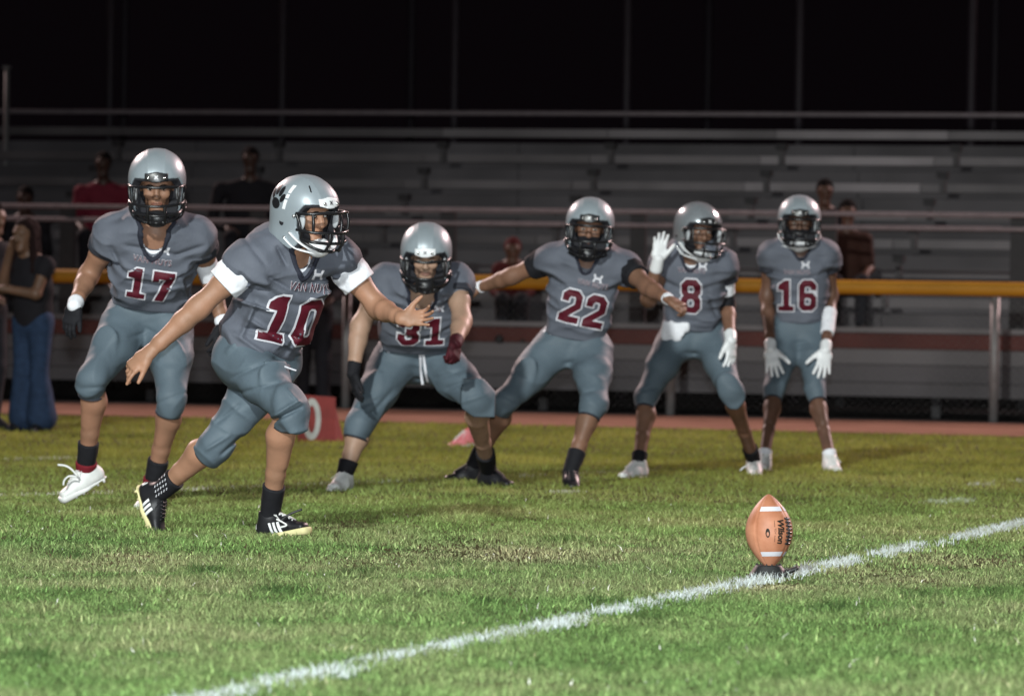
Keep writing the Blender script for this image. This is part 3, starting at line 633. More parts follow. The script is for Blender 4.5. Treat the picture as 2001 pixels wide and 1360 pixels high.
    for s in 'rl':
        hp, kn, an = J[s+'hip'], J[s+'knee'], J[s+'ank']; ax = nrm(an-kn); fd = sp['foot'][s][0]; fd = nrm(fd-ax*(fd@ax)); tax = nrm(kn-hp)
        kf = nrm(tax-ax+fd*.25); end = kn+ax*sp.get('pantlen', .085)
        tw = sp.get('tw', 1.0)
        pa += [(rc(ease(hp, kn, -.02), ease(hp, kn, .45), .112*w*tw, .098*w*tw), .06), (rc(ease(hp, kn, .45), kn, .098*w*tw, .068*w), .03), (rc(hp-Fh*.04+U*.0, ease(hp, kn, .25)-Fh*.03, .10*w, .09*w), .04),
               (el(kn+kf*.022, np.stack([np.cross(ax, kf), kf, ax]), (.056, .034, .080)), .03), (rc(kn, kn+ax*.11, .067*w, .057*w), .03)]
        if s in sp.get('tpad', 'rl'): pa.append((el(ease(hp, kn, .52)+kf*.076*w, np.stack([np.cross(tax, kf), kf, tax]), (.050, .020, .09)), .014))
        halves.append((end, ax, .012, kn+ax*.04, .16))
    V, Q = build(pa, h*.95, halves=halves, disp=folder(pfolds, .0048, 4.0, 16.0, 1.3))
    pan = obj('pants', mesh_np('pants', V, Q), M_PANTS, root); bp = bvh_of(V, Q)
    if 'pmark' in sp: mark(sp['pmark'], .055, bp, Sh, U, Fh, pan, 'pants_mark')
    for s in 'rl':                              # elastic hem at each knee
        B = Bag(); kn, an = J[s+'knee'], J[s+'ank']; ax = nrm(an-kn); c = kn+ax*(sp.get('pantlen', .085)-.004); a1 = nrm(np.cross(ax, (0.3, 1, .2))); a2 = np.cross(ax, a1)
        B.tube([c+(a1*math.cos(t)+a2*math.sin(t))*.0575*w for t in np.linspace(0, 2*math.pi, 26)], .006, 6, caps=False); obj('hem_band', B.mesh('hem_band'), M_SLEEVE, pan)
    # ---- helmet, socks, shoes, gloves
    helmet(root, R, hc, sp['bumper'], sp['strap'], sp.get('shell', M_HELM), sp.get('paw', False), sp.get('hs', 1.075))
    for s in 'rl':
        kn, an = J[s+'knee'], J[s+'ank']; fd, up = sp['foot'][s]
        for (f0, f1, mm, grow) in sp['sock'][s]:
            a, b = ease(kn, an, f0), ease(kn, an, f1); ax = nrm(b-a)
            V, Q = build([(rc(a-fd*.008*(1-f0)*2, b, .047*w+grow, .039*w+grow), 0)], .006, halves=[(a, -ax, .004)], disp=lambda Pt: .002*vnoise(Pt, 30)); obj('sock', mesh_np('sock', V, Q), mm, root)
        shoe(root, an, fd, up, *sp['shoe'][s])
        if s in gloves:
            V, Q = build(gloves[s], .0045 if D < 25 else .005); g = obj('glove', mesh_np('glove', V, Q), sp['glove'][s], root)
            d = nrm(sp['hand'][s][0]); wv, wm = sp.get('cuff', {}).get(s, (sp['glove'][s], .045))
            fa = nrm(J[s+'wr']-J[s+'elb']); V, Q = build([(rc(J[s+'wr']-fa*wm, J[s+'wr']+fa*.006, .039, .035), 0)], .005); obj('cuff', mesh_np('cuff', V, Q), wv, g)
    for s, f0, f1, r0, r1, mm, nm in sp.get('bands', []):
        e, wr, sh = J[s+'elb'], J[s+'wr'], J[s+'sh']
        pt = lambda f: ease(e, wr, f) if f >= 0 else ease(e, sh, -f)
        a, b = pt(f0), pt(f1); ax = nrm(b-a); V, Q = build([(rc(a, b, r0, r1), 0)], .006, halves=[(a, -ax, .004), (b, ax, .004)], disp=lambda Pt: .002*vnoise(Pt, 40)); obj(nm, mesh_np(nm, V, Q), mm, root)
    print('player', sp['num'], '%.1fs' % (time.time()-t0)); return root, J, bj, bp, (P, S, F, U, pan)
UPZ = np.array([0, 0, 1.0])
V3 = lambda *a: np.array(a, float)
SK = {'tan': ('skin_tan', (.325, .178, .112)), 'brown': ('skin_brown', (.27, .145, .092)), 'light': ('skin_light', (.38, .245, .175)), 'deep': ('skin_deep', (.125, .066, .044)), 'mid': ('skin_mid', (.20, .108, .070))}
DARKSL = (.44, .086, .076, M_SLEEVE, 'sleeve')
BLKSL = (.56, .080, .068, M_BLACK, 'undersleeve')
WS = (M_SHOEW, M_SHOEW, M_SHOEW, None); KS = (M_SHOEK, M_SOLEK, M_SHOEK, None)
PLAYERS = [
 dict(num='10', D=20.95, h=.0058, label='player number 10 in mid-stride, arms spread, paw print on his helmet, bare hands', skin=SK['tan'],
  J=dict(pelvis=(505, 682, .12), neck=(570, 484, .0), rsh=(488, 508, -.12), lsh=(658, 497, .10), rhip=(472, 702, .07), lhip=(538, 706, .18),
   relb=(388, 601, 1), rwr=(288, 692, 1), lelb=(740, 602, 1), lwr=(787, 622, -1), rknee=(566, 800, -1), lknee=(424, 868, 1), rank=(527, 1007, .088), lank=(312, 962, 0, .32)),
  hs=1.03, head=(597, 406, -.12, 46, 12, -4), hand={'r': (V3(-.75, -.1, -.66), V3(.2, .75, -.6), dict(curl=38, spread=7, thumb=30, curls=[14, 40, 48, 52])), 'l': (V3(.96, -.25, .03), V3(0, -1, .45), dict(curl=16, spread=11, thumb=55, sc=.93, curls=[34, 26, 18, 6]))},
  glove={}, foot={'r': (dirv(63, -9), UPZ), 'l': (dirv(58, 66), V3(.8, -.5, .35))}, sleeve={'r': (.53, .084, .077, M_WHITE, 'sleeve_cuff'), 'l': (.56, .082, .074, M_WHITE, 'sleeve_cuff')},
  sock={'r': [(.72, 1.0, M_BLACK, .004)], 'l': [(.72, 1.0, M_BLACK, .004)]}, shoe={'r': (M_SHOEK, M_SOLEY, M_SHOEW, M_PLASTW), 'l': (M_SHOEK, M_SOLEY, M_SHOEK, M_PLASTW)},
  bumper=M_PLASTW, strap=M_PLASTW, paw=True, undershirt=True, hem=-.075, hemtilt=.35, hemrad=(.174, .152), numpos=(574, 628, .215, 0), textpos=(.035, .155, .042), mark=(621, 537, 4), bw=1.0, pad=1.0,
  folds=[(455, 585, 535, 610, .010, .010), (470, 640, 590, 660, -.010, .012), (480, 620, 600, 700, .012, .013), (455, 650, 560, 722, .013, .014), (520, 540, 580, 575, -.008, .012), (600, 590, 690, 555, .010, .014), (580, 560, 680, 530, -.008, .012),
   (480, 560, 470, 530, -.012, .015), (500, 590, 470, 660, .012, .014), (560, 700, 620, 610, .008, .012), (540, 480, 560, 520, -.007, .010), (520, 690, 580, 715, -.012, .012), (470, 455, 520, 520, -.005, .012), (620, 650, 640, 600, -.01, .014)],
  pfolds=[(450, 740, 540, 700, -.006, .010), (460, 770, 560, 745, -.005, .010), (520, 830, 590, 795, -.012, .009), (530, 815, 585, 782, .008, .009), (420, 830, 470, 790, -.006, .01), (400, 880, 450, 850, .006, .01), (430, 890, 475, 850, -.008, .009), (440, 690, 470, 660, .006, .012), (560, 760, 590, 790, .006, .01)]),
 dict(num='17', D=23.45, h=.0072, label='player number 17 standing behind the running player, tallest, white cleats and black gloves', skin=SK['brown'],
  J=dict(pelvis=(290, 603, .08), neck=(304, 446, -.20), rsh=(222, 452, -.17), lsh=(385, 458, -.17), rhip=(252, 625, .06), lhip=(330, 628, .06),
   relb=(172, 540, 1), rwr=(146, 596, -1), lelb=(410, 538, 1), lwr=(437, 636, -1), rknee=(180, 742, -1), lknee=(335, 778, -1), rank=(168, 912, 0, -.02), lank=(299, 945, 0, .02)),
  head=(307, 352, -.29, 3, 17, -1), hand={'r': (V3(-.28, -.1, -.95), V3(.5, .8, 0), dict(curl=24, spread=5, thumb=22)), 'l': (V3(-.15, -.2, -.96), V3(-.7, .7, 0), dict(curl=30, spread=5, thumb=25))},
  glove={'r': M_BLACK, 'l': M_BLACK}, cuff={'r': (M_WHITE, .024), 'l': (M_WHITE, .024)}, foot={'r': (dirv(-66, 28), V3(-.2, -.2, 1)), 'l': (dirv(-22, 16), UPZ)}, sleeve={'r': DARKSL, 'l': DARKSL},
  sock={'r': [(.72, 1.0, M_BLACK, .004), (.94, 1.1, M_MAROONK, .006)], 'l': [(.72, 1.0, M_BLACK, .004), (.94, 1.1, M_MAROONK, .006)]}, shoe={'r': WS, 'l': WS},
  bands=[('l', -.36, .12, .054, .050, M_WHITE, 'elbow_band')], bumper=M_PLASTB, strap=M_PLASTB, undershirt=True, numpos=(293, 554, .172, -3), numw=.95, hem=.03, hemtilt=-.32, textpos=(-.005, .135, .036), mark=(321, 491, 0), pmark=(247, 588, -5), bw=1.02,
  folds=[(245, 480, 350, 500, -.008, .012), (240, 545, 340, 560, -.009, .012), (260, 575, 370, 560, .008, .012), (340, 500, 400, 480, -.008, .012), (240, 520, 300, 540, .007, .010), (350, 540, 370, 590, .009, .012), (215, 480, 240, 530, -.008, .012)],
  pfolds=[(280, 640, 320, 660, -.006, .014), (150, 760, 215, 755, -.004, .01), (300, 790, 370, 765, -.004, .01), (250, 660, 285, 650, -.006, .012)]),
 dict(num='31', D=26.35, h=.009, trap=.06, tpad='r', label='player number 31 crouching low, maroon and black gloves, white drawstring hanging from his pants', skin=SK['light'],
  J=dict(pelvis=(812, 692, .16), neck=(824, 566, -.20), rsh=(750, 551, -.17), lsh=(892, 549, -.17), rhip=(770, 714, .12), lhip=(860, 710, .12),
   relb=(704, 637, -1), rwr=(690, 728, -1), lelb=(903, 628, -1), lwr=(890, 672, -1), rknee=(703, 828, -1), lknee=(932, 778, -1), rank=(674, 925, .088), lank=(955, 918, .088)),
  head=(833, 490, -.36, -1, 24, 0), hand={'r': (V3(.1, -.15, -1), V3(.85, .35, 0), dict(curl=22, spread=6, thumb=20)), 'l': (V3(.0, -.55, -.8), V3(-.7, .3, -.3), dict(curl=78, spread=2, thumb=15))},
  glove={'r': M_BLACK, 'l': mat('maroon_glove', (.05, .007, .012), .7, .25, var=.4, vscale=25)}, foot={'r': (dirv(-20, 0), UPZ), 'l': (dirv(48, 2), UPZ)}, sleeve={'r': (.34, .088, .078, M_JERSEY, 'sleeve'), 'l': (.40, .086, .076, M_SLEEVE, 'sleeve')},
  sock={'r': [(.74, 1.0, M_BLACK, .004)], 'l': [(.76, 1.0, M_BLACK, .004)]}, shoe={'r': WS, 'l': KS}, bumper=M_PLASTW, strap=M_PLASTB, numpos=(824, 650, .185, 0), hem=.05, hemtilt=-.62, textpos=(.0, .15, .036), mark=(858, 603, 0), pmark=(753, 683, -6), bw=1.08,
  folds=[(750, 620, 850, 610, -.010, .013), (760, 650, 840, 655, .008, .012), (860, 600, 920, 570, -.010, .014), (740, 580, 800, 600, .007, .014)],
  pfolds=[(850, 740, 900, 725, -.008, .012), (870, 760, 925, 742, -.009, .012), (890, 790, 950, 770, .006, .012), (690, 800, 740, 780, -.006, .012), (720, 815, 770, 760, -.006, .012), (800, 735, 840, 745, -.006, .012)]),
 dict(num='22', D=27.55, h=.009, label='player number 22 sidestepping with both arms held out, black cleats and black undersleeves', skin=SK['mid'],
  J=dict(pelvis=(1122, 656, .06), neck=(1150, 497, -.05), rsh=(1083, 503, -.03), lsh=(1220, 518, -.05), rhip=(1082, 680, .04), lhip=(1158, 684, .04),
   relb=(1000, 540, 1), rwr=(936, 562, 1), lelb=(1266, 562, -1), lwr=(1308, 586, -1), rknee=(990, 782, -1), lknee=(1160, 790, -1), rank=(924, 910, .088), lank=(1115, 920, .088)),
  head=(1153, 437, -.12, -3, 10, 3), hand={'r': (V3(-.9, .3, -.3), V3(.2, .6, -.7), dict(curl=30)), 'l': (V3(.85, -.45, -.35), V3(-.2, .3, -1), dict(curl=70, spread=2, thumb=18))},
  glove={}, foot={'r': (dirv(-66, 2), UPZ), 'l': (dirv(6, 6), UPZ)}, sleeve={'r': BLKSL, 'l': BLKSL}, sock={'r': [(.72, 1.0, M_BLACK, .004)], 'l': [(.70, 1.0, M_BLACK, .005)]}, shoe={'r': KS, 'l': KS},
  bands=[('l', .86, 1.02, .036, .033, M_WHITE, 'wrist_tape'), ('r', .9, 1.04, .036, .033, M_WHITE, 'wrist_tape')], gaiter=True, bumper=M_PLASTB, strap=M_PLASTB, numpos=(1139, 604, .192, -4), numw=.95, textpos=(.02, .15, .034), mark=(1168, 545, -4), pmark=(1072, 645, -12), bw=1.0,
  folds=[(1080, 550, 1180, 570, -.007, .013), (1100, 640, 1180, 630, .008, .013), (1180, 570, 1240, 545, -.010, .014), (1090, 580, 1110, 640, .008, .012)],
  pfolds=[(1100, 710, 1140, 705, -.007, .014), (1130, 770, 1180, 760, -.005, .012), (975, 770, 1020, 790, -.004, .012)]),
 dict(num='8', D=29.2, tpad='', h=.0095, label='player number 8 raising a white gloved hand, white towel at his waist, shiny helmet', skin=SK['mid'],
  J=dict(pelvis=(1352, 641, .05), neck=(1356, 494, -.05), rsh=(1299, 510, .0), lsh=(1412, 512, -.06), rhip=(1322, 664, .03), lhip=(1390, 664, .03),
   relb=(1268, 585, -1), rwr=(1286, 508, -1), lelb=(1421, 596, 1), lwr=(1428, 664, 0, -.20), rknee=(1262, 775, -1), lknee=(1428, 763, -1), rank=(1248, 903, .088), lank=(1473, 898, .088)),
  head=(1364, 443, -.10, 22, 10, 2), hand={'r': (V3(.10, .0, 1), V3(.15, -1, 0), dict(curl=8, spread=10, thumb=42)), 'l': (V3(.04, -.15, -1), V3(-.75, .6, 0), dict(curl=16, spread=12, thumb=34, sc=1.08))},
  glove={'r': M_PLASTW, 'l': M_PLASTW}, cuff={'r': (M_PLASTW, .06), 'l': (M_PLASTW, .05)}, foot={'r': (dirv(-38, 4), UPZ), 'l': (dirv(4, 8), UPZ)}, sleeve={'r': DARKSL, 'l': DARKSL}, sock={'r': [(.86, 1.0, M_BLACK, .004)], 'l': [(.84, 1.0, M_BLACK, .004)]}, shoe={'r': WS, 'l': WS},
  bands=[('l', -.55, -.26, .062, .056, M_WHITE, 'arm_band'), ('l', -.26, .12, .052, .050, M_BLACK, 'elbow_pad')], bumper=M_PLASTB, strap=M_PLASTW, shell=M_HELM2, undershirt=True, numpos=(1350, 579, .205, 0), numw=.92, textpos=(.0, .155, .032), mark=(1373, 521, 0), bw=.98,
  folds=[(1300, 560, 1330, 630, .007, .013), (1380, 560, 1400, 620, -.007, .013), (1310, 625, 1390, 632, -.007, .013)], pfolds=[(1330, 690, 1370, 690, -.007, .014), (1245, 765, 1290, 755, -.004, .012)]),
 dict(num='16', D=31.0, tpad='', gaiter=True, h=.0098, label='player number 16 standing upright farthest right, white gloves hanging at his thighs', skin=SK['deep'],
  J=dict(pelvis=(1562, 633, .02), neck=(1563, 482, .0), rsh=(1511, 494, 0), lsh=(1613, 494, 0), rhip=(1537, 652, 0), lhip=(1588, 652, 0),
   relb=(1498, 580, 1), rwr=(1506, 682, 0, -.22), lelb=(1624, 578, 1), lwr=(1613, 684, 0, -.22), rknee=(1514, 760, -1), lknee=(1594, 764, -1), rank=(1494, 890, .088), lank=(1622, 892, .088)),
  head=(1562, 427, -.05, -2, 8, 0), hand={'r': (V3(.14, -.38, -1), V3(.2, 1, 0), dict(curl=10, spread=16, thumb=48, sc=1.12)), 'l': (V3(-.14, -.38, -1), V3(-.2, 1, 0), dict(curl=10, spread=16, thumb=50, sc=1.12))},
  glove={'r': M_PLASTW, 'l': M_PLASTW}, foot={'r': (dirv(-8, 2), UPZ), 'l': (dirv(12, 4), UPZ)}, sleeve={'r': DARKSL, 'l': DARKSL}, sock={'r': [(.93, 1.0, M_WHITE, .003)], 'l': [(.93, 1.0, M_WHITE, .003)]}, shoe={'r': WS, 'l': WS},
  bands=[('l', .28, .70, .048, .044, M_WHITE, 'forearm_band')], bumper=M_PLASTB, strap=M_PLASTW, numpos=(1557, 578, .195, 0), numw=.92, textpos=(.0, .148, .032), mark=(1574, 518, 0), bw=.93,
  folds=[(1530, 610, 1590, 605, -.007, .013), (1535, 560, 1545, 610, .006, .013)], pfolds=[(1545, 670, 1580, 670, -.006, .014)]),
]
BUILT = {}
for sp in PLAYERS:
    sp['debug'] = True; BUILT[sp['num']] = player(sp)
def on(px, py, bv, D, lift=.004):
    dc = nrm(at(px, py, D)-CAMP); h_ = bv.ray_cast(Vector(at(px, py, D-1.5)), Vector(dc), 4.0)
    return None if h_[0] is None else np.array(h_[0])-dc*lift
# drawstrings, towel
def string_on(num, pts, r, nm):
    root, J, bj, bp, fr = BUILT[num]; D = [s for s in PLAYERS if s['num'] == num][0]['D']; q = []
    for x, y in pts:
        h_ = on(x, y, bp, D, .007)
        q.append(h_ if h_ is not None else (q[-1]+(at(x, y, q[-1][1])-q[-1]) if q else at(x, y, D)))
    B = Bag(); B.tube(catmull(q, 5), r, 6); obj(nm, B.mesh(nm), M_TRIM, fr[4])
string_on('31', [(820, 678), (822, 705), (823, 730), (826, 752)], .009, 'drawstring')
string_on('31', [(825, 678), (829, 705), (832, 728), (836, 746)], .009, 'drawstring')
root, J, bj, bp, fr = BUILT['8']
c = on(1318, 650, bp, 29.2, .012); Sv, Uv = fr[1], fr[3]
if c is not None:
    V, Q = build([(lf(c-Sv*.055+Uv*.03, c+Sv*.075+Uv*.035, Uv, (.040, .02), (.030, .018), 2.6), 0), (lf(c-Sv*.065-Uv*.02, c+Sv*.03-Uv*.02, Uv, (.035, .02), (.028, .018), 2.6), .03)], .007, disp=lambda Pt: .006*vnoise(Pt*np.array([2.0, 2.0, .6]), 22))
    obj('towel', mesh_np('towel', V, Q), M_WHITE, root)
root, J, bj, bp, fr = BUILT['10']
q = [at(x, y, 20.80) for x, y in ((556, 716), (564, 719), (572, 722), (579, 724))]
B = Bag(); B.tube(catmull(q, 4), .004, 6); obj('drawstring', B.mesh('drawstring'), M_TRIM, fr[4])
kids = {}
for o in root.children: kids.setdefault(o.name.split('.')[0], []).append(o)
sk = max(kids['sock'], key=lambda o: min(v.co[1] for v in o.data.vertices)); bs = BVHTree.FromPolygons([tuple(v.co) for v in sk.data.vertices], [tuple(p.vertices) for p in sk.data.polygons])
pm = 1/(FPX/21.2)
for i in range(4):                               # rows of white dashes knitted into the rear sock
    for k in range(6):
        cx, cy = 300+i*-1.5+k*5.0+i*0.2, 972-i*9.0-k*3.4
        decal('dash', ([(-.8, -2.6), (.9, -2.2), (1.9, 2.6), (.2, 2.2)], [(0, 1, 2), (0, 2, 3)]), lambda x, y: (x*pm, y*pm), at(cx, cy, 20.2), RT, UP, ray(cx, cy)/np.linalg.norm(ray(cx, cy)), bs, .0016, M_TRIM, sk, .02, 3.0)
def loose_lace(num, pts, y, r, m):
    B = Bag(); B.tube(catmull([at(x, yy, y) for x, yy in pts], 5), r, 6); obj('loose_lace', B.mesh('loose_lace'), m, BUILT[num][0])
def wy(num, s): return float(BUILT[num][1][s+'ank'][1])
loose_lace('10', [(548, 1018), (560, 1008), (574, 1001), (590, 995)], wy('10', 'r')-.10, .0055, M_SHOEK)
loose_lace('10', [(540, 1014), (552, 1020), (560, 1026), (548, 1030)], wy('10', 'r')-.11, .004, M_SHOEW)
loose_lace('17', [(152, 930), (140, 917), (128, 910), (113, 908)], wy('17', 'r')-.10, .0055, M_SHOEW)
loose_lace('17', [(150, 932), (136, 930), (126, 938), (124, 948)], wy('17', 'r')-.11, .005, M_SHOEW)
loose_lace('8', [(1472, 905), (1462, 908), (1452, 914), (1446, 919)], wy('8', 'l')-.10, .005, M_SHOEW)
# ------------------------------------------------------------------ ground, track, pavement
def sheet(name, q0, q1, z, m, r0=-70, r1=60, label=None):
    V = [fld(r0, q0, z), fld(r1, q0, z), fld(r1, q1, z), fld(r0, q1, z)]
    o = obj(name, mesh_np(name, V, [[0, 1, 2, 3]], smooth=False), m); o['kind'] = 'structure'; o['label'] = label or name; return o
M_SOIL = mat('turf_soil', (.050, .064, .020), .95, .03, var=.3, vscale=3.0, bump=.8, bscale=60, col2=(.11, .095, .05), bdist=.01)
M_TRACK = mat('track_clay', (.175, .092, .064), .95, .05, var=.15, vscale=2.0, bump=.5, bscale=40, col2=(.23, .128, .092))
M_PAVE = mat('dark_pavement', (.022, .021, .021), .95, .1, var=.3, vscale=3.0, bump=.4, bscale=30)
sheet('ground', -30, 150, 0, M_SOIL, -120, 110, 'grass football field ground')
sheet('running_track', 38.75, 42.95, .008, M_TRACK, label='reddish clay running track beyond the grass')
sheet('pavement', 42.95, 75, .012, M_PAVE, label='dark pavement under the bleachers')
# ------------------------------------------------------------------ grass blades (one countless mass) and painted yard lines
def blades(P, H, W, tipcol, lean, full, seed):
    rg = np.random.default_rng(seed); n = len(P); yaw = rg.uniform(0, 2*math.pi, n); la = rg.uniform(0, 2*math.pi, n)
    wx, wy = np.cos(yaw)*W*.5, np.sin(yaw)*W*.5; lx, ly = np.cos(la)*lean*H, np.sin(la)*lean*H
    if full:
        V = np.empty((n, 5, 3), np.float32); m = .55
        V[:, 0] = P; V[:, 0, 0] -= wx; V[:, 0, 1] -= wy; V[:, 1] = P; V[:, 1, 0] += wx; V[:, 1, 1] += wy
        V[:, 2] = P; V[:, 2, 0] += wx*.8+lx*.32; V[:, 2, 1] += wy*.8+ly*.32; V[:, 2, 2] += H*m
        V[:, 3] = P; V[:, 3, 0] += -wx*.8+lx*.32; V[:, 3, 1] += -wy*.8+ly*.32; V[:, 3, 2] += H*m
        V[:, 4] = P; V[:, 4, 0] += lx; V[:, 4, 1] += ly; V[:, 4, 2] += H*np.sqrt(np.clip(1-(lean*.5)**2, .2, 1))
        b = np.arange(n)[:, None]*5; F4 = b+np.array([[0, 1, 2, 3]]); F3 = b+np.array([[3, 2, 4]])
        return V.reshape(-1, 3), F4, F3, np.repeat(tipcol, 5, 0)
    V = np.empty((n, 3, 3), np.float32); V[:, 0] = P; V[:, 0, 0] -= wx; V[:, 0, 1] -= wy; V[:, 1] = P; V[:, 1, 0] += wx; V[:, 1, 1] += wy
    V[:, 2] = P; V[:, 2, 0] += lx; V[:, 2, 1] += ly; V[:, 2, 2] += H
    return V.reshape(-1, 3), None, np.arange(n)[:, None]*3+np.array([[0, 1, 2]]), np.repeat(tipcol, 3, 0)
def blade_mat(name, rough=.75, spec=.10):
    m = bpy.data.materials.new(name); m.use_nodes = True; N = m.node_tree.nodes; L = m.node_tree.links; b = N['Principled BSDF']
    a = N.new('ShaderNodeAttribute'); a.attribute_name = 'tint'; L.new(a.outputs['Color'], b.inputs['Base Color'])
    b.inputs['Roughness'].default_value = rough; b.inputs['Specular IOR Level'].default_value = spec
    tr = N.new('ShaderNodeBsdfTranslucent'); L.new(a.outputs['Color'], tr.inputs['Color']); mx = N.new('ShaderNodeMixShader'); mx.inputs[0].default_value = .25
    L.new(b.outputs[0], mx.inputs[1]); L.new(tr.outputs[0], mx.inputs[2]); L.new(mx.outputs[0], N['Material Output'].inputs[0]); return m
def blade_obj(name, parts, m):
    V = []; F4 = []; F3 = []; C = []; n = 0
    for v, f4, f3, c in parts:
        V.append(v); C.append(c)
        if f4 is not None: F4.append(f4+n)
        F3.append(f3+n); n += len(v)
    me = mesh_np(name, np.concatenate(V), np.concatenate(F4) if F4 else None, np.concatenate(F3), smooth=False)
    at_ = me.attributes.new('tint', 'FLOAT_COLOR', 'POINT'); c = np.concatenate(C).astype(np.float32); c = np.concatenate([c, np.ones((len(c), 1), np.float32)], 1); at_.data.foreach_set('color', c.ravel())
    o = obj(name, me, m); return o
BALL_G = ground_pt(1503, 1127)
R_LINE = float(BALL_G@E)
def scatter(y0, y1, dens, rg, mx=.9):
    a0, a1 = (1001/FPX)*y0+mx, (1001/FPX)*y1+mx; n = int((a0+a1)*(y1-y0)*dens)
    y = rg.uniform(y0, y1, int(n*1.3)); x = rg.uniform(-1, 1, len(y))*a1; k = np.abs(x) < a0+(a1-a0)*(y-y0)/(y1-y0); return np.stack([x[k], y[k], np.zeros(k.sum())], 1)
def patch(P, s, o=0.0): Q = P.copy(); Q[:, 2] = o; return vnoise(Q, s)
BRIGHT, MID, DRY, DEEP, FAR_LIT = (np.array(c) for c in ((.188, .312, .100), (.114, .203, .060), (.33, .32, .18), (.030, .062, .02), (.225, .212, .030)))
BARE = [(ground_pt(1740, 1128), .42, .9), (ground_pt(1500, 1150), .22, .35), (ground_pt(1890, 1100), .3, .7), (ground_pt(700, 1110), .35, .6), (ground_pt(950, 1085), .5, .9), (ground_pt(640, 1030), .25, .5), (ground_pt(1000, 1340), .4, .25), (ground_pt(250, 1100), .3, .7)]
TUFT = [(ground_pt(x, y), s) for x, y, s in ((545, 1158, .10), (1630, 1195, .08), (1265, 1215, .06), (150, 1090, .09), (1950, 1165, .09), (700, 1120, .10), (880, 1110, .08), (1800, 1170, .07), (60, 1290, .08), (1180, 1180, .07), (950, 1180, .07), (400, 1120, .08), (1100, 1060, .12), (1560, 1140, .07), (1440, 1150, .05))]
parts = []
for i, (y0, y1, dens, full, hs, ws) in enumerate(((11.6, 15, 6500, True, 1.1, .0044), (15, 19, 4600, True, 1.0, .0046), (19, 25, 2700, True, .92, .0054), (25, 33, 1100, False, 1.0, .008), (33, 41.2, 520, False, 1.0, .012))):
    rg = np.random.default_rng(50+i); P = scatter(y0, y1, dens, rg); q = P@G
    P = P[q < 38.7+.06*patch(P, 6.0)[:len(P)]]; n = len(P)
    bare = np.zeros(n)
    for c, rx, ry in BARE: bare = np.maximum(bare, np.exp(-(((P[:, 0]-c[0])/rx)**2+((P[:, 1]-c[1])/ry)**2)))
    tuft = np.zeros(n)
    for c, s in TUFT: tuft = np.maximum(tuft, np.exp(-(((P[:, 0]-c[0])/s)**2+((P[:, 1]-c[1])/(s*1.4))**2)))
    p1, p2, p3 = patch(P, 1.1), patch(P, 4.0, 3.3), patch(P, 14.0, 9.1)
    drop = rg.random(n) < bare*.3; P, bare, tuft, p1, p2, p3 = (a[~drop] for a in (P, bare, tuft, p1, p2, p3)); n = len(P)
    H = hs*(.021+.008*p2+.009*p3)*rg.uniform(.45, 1.6, n)*(1-.45*bare)*(1+.9*tuft); H = np.maximum(H, .006)
    tee_ = np.exp(-(((P[:, 0]-BALL_G[0])/.13)**4+((P[:, 1]-BALL_G[1]+.25)/.50)**4)); H = np.maximum(H*(1-.8*tee_), .005)
    lean = rg.uniform(.2, 1.7, n)
    r = rg.random(n)
    dry = np.clip(.13+.30*p1+.30*p2+.42*bare-.5*tuft+.22*(r-.5), 0, 1)[:, None]; dp = np.clip(.20-.55*p3-.35*p2+1.2*tuft+.8*(rg.random(n)-.5), 0, 1)[:, None]; br = rg.random(n)[:, None]
    col = MID*(1-br)+BRIGHT*br; col = col*(1-dp*.75)+DEEP*dp*.75; col = col*(1-dry)+DRY*dry*rg.uniform(.6, 1.25, n)[:, None]
    col = col*np.exp(rg.normal(0, .38, n))[:, None]; col = np.minimum(col, .6)
    col = col*(1+.22*np.clip((P[:, 1]-18)/4, 0, 1))[:, None]; fr = np.clip((P[:, 1]-20)/11, 0, 1)[:, None]; col = col*(1-fr*.8)+FAR_LIT*fr*.8*(1+.25*p1[:, None]+.3*(br-.5)+.2*p2[:, None])  # far blades lighter and yellower: warm floodlight tone put into their colour
    if y1 <= 25:
        glint = rg.random(n) < .0016; col[glint] = (.85, .85, .78)
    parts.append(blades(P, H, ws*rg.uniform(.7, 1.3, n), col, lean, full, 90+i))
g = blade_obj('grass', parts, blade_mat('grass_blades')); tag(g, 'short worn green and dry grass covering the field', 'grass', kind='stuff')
def paint_line(name, a, b, hw, dens, cover, label, seed, H0=.024, tint=(.74, .80, .78), gaps=0.0):
    rg = np.random.default_rng(seed); L = np.linalg.norm(b-a); d = (b-a)/L; s = np.cross(d, (0, 0, 1)); n = int(L*2*hw*dens*1.4)
    t = rg.uniform(0, L, n); w = rg.normal(0, .52, n); P = a+d*t[:, None]+s*(w*hw)[:, None]; wob = .014*patch(P, 3.0)+.016*patch(P, 11.0, 2.0)+.018*patch(P, 35.0, 4.0); P = P+s*wob[:, None]
    dn = np.where(P[:, 1] < 16, 1.0, np.clip((16/P[:, 1])**1.2, .3, 1)); ws = .0036*np.sqrt(1/dn)
    k = (rg.random(n) < dn*cover*(1-.5*np.abs(w)**2)*(1-.85*np.exp(-(((P[:, 0]-BALL_G[0]-.02)/.10)**4+((P[:, 1]-BALL_G[1]+.1)/.35)**4)))) & (patch(P, 5.0, 6.0) > -1+gaps*1.2); P, w, ws = P[k], w[k], ws[k]; n = len(P)
    mix = np.clip(rg.normal(.86, .22, n)-.2*np.abs(w), .1, 1)[:, None]; col = np.array(tint)*mix*rg.uniform(.8, 1.1, n)[:, None]+np.array((.30, .31, .18))*(1-mix)
    o = blade_obj(name, [blades(P, H0*rg.uniform(.5, 1.35, n), ws*rg.uniform(.8, 1.3, n), np.clip(col, 0, .88), rg.uniform(.1, 1.1, n), True, seed+1)], MATS['paint']); o['kind'] = 'stuff'; o['label'] = label; o['category'] = 'painted line'; return o
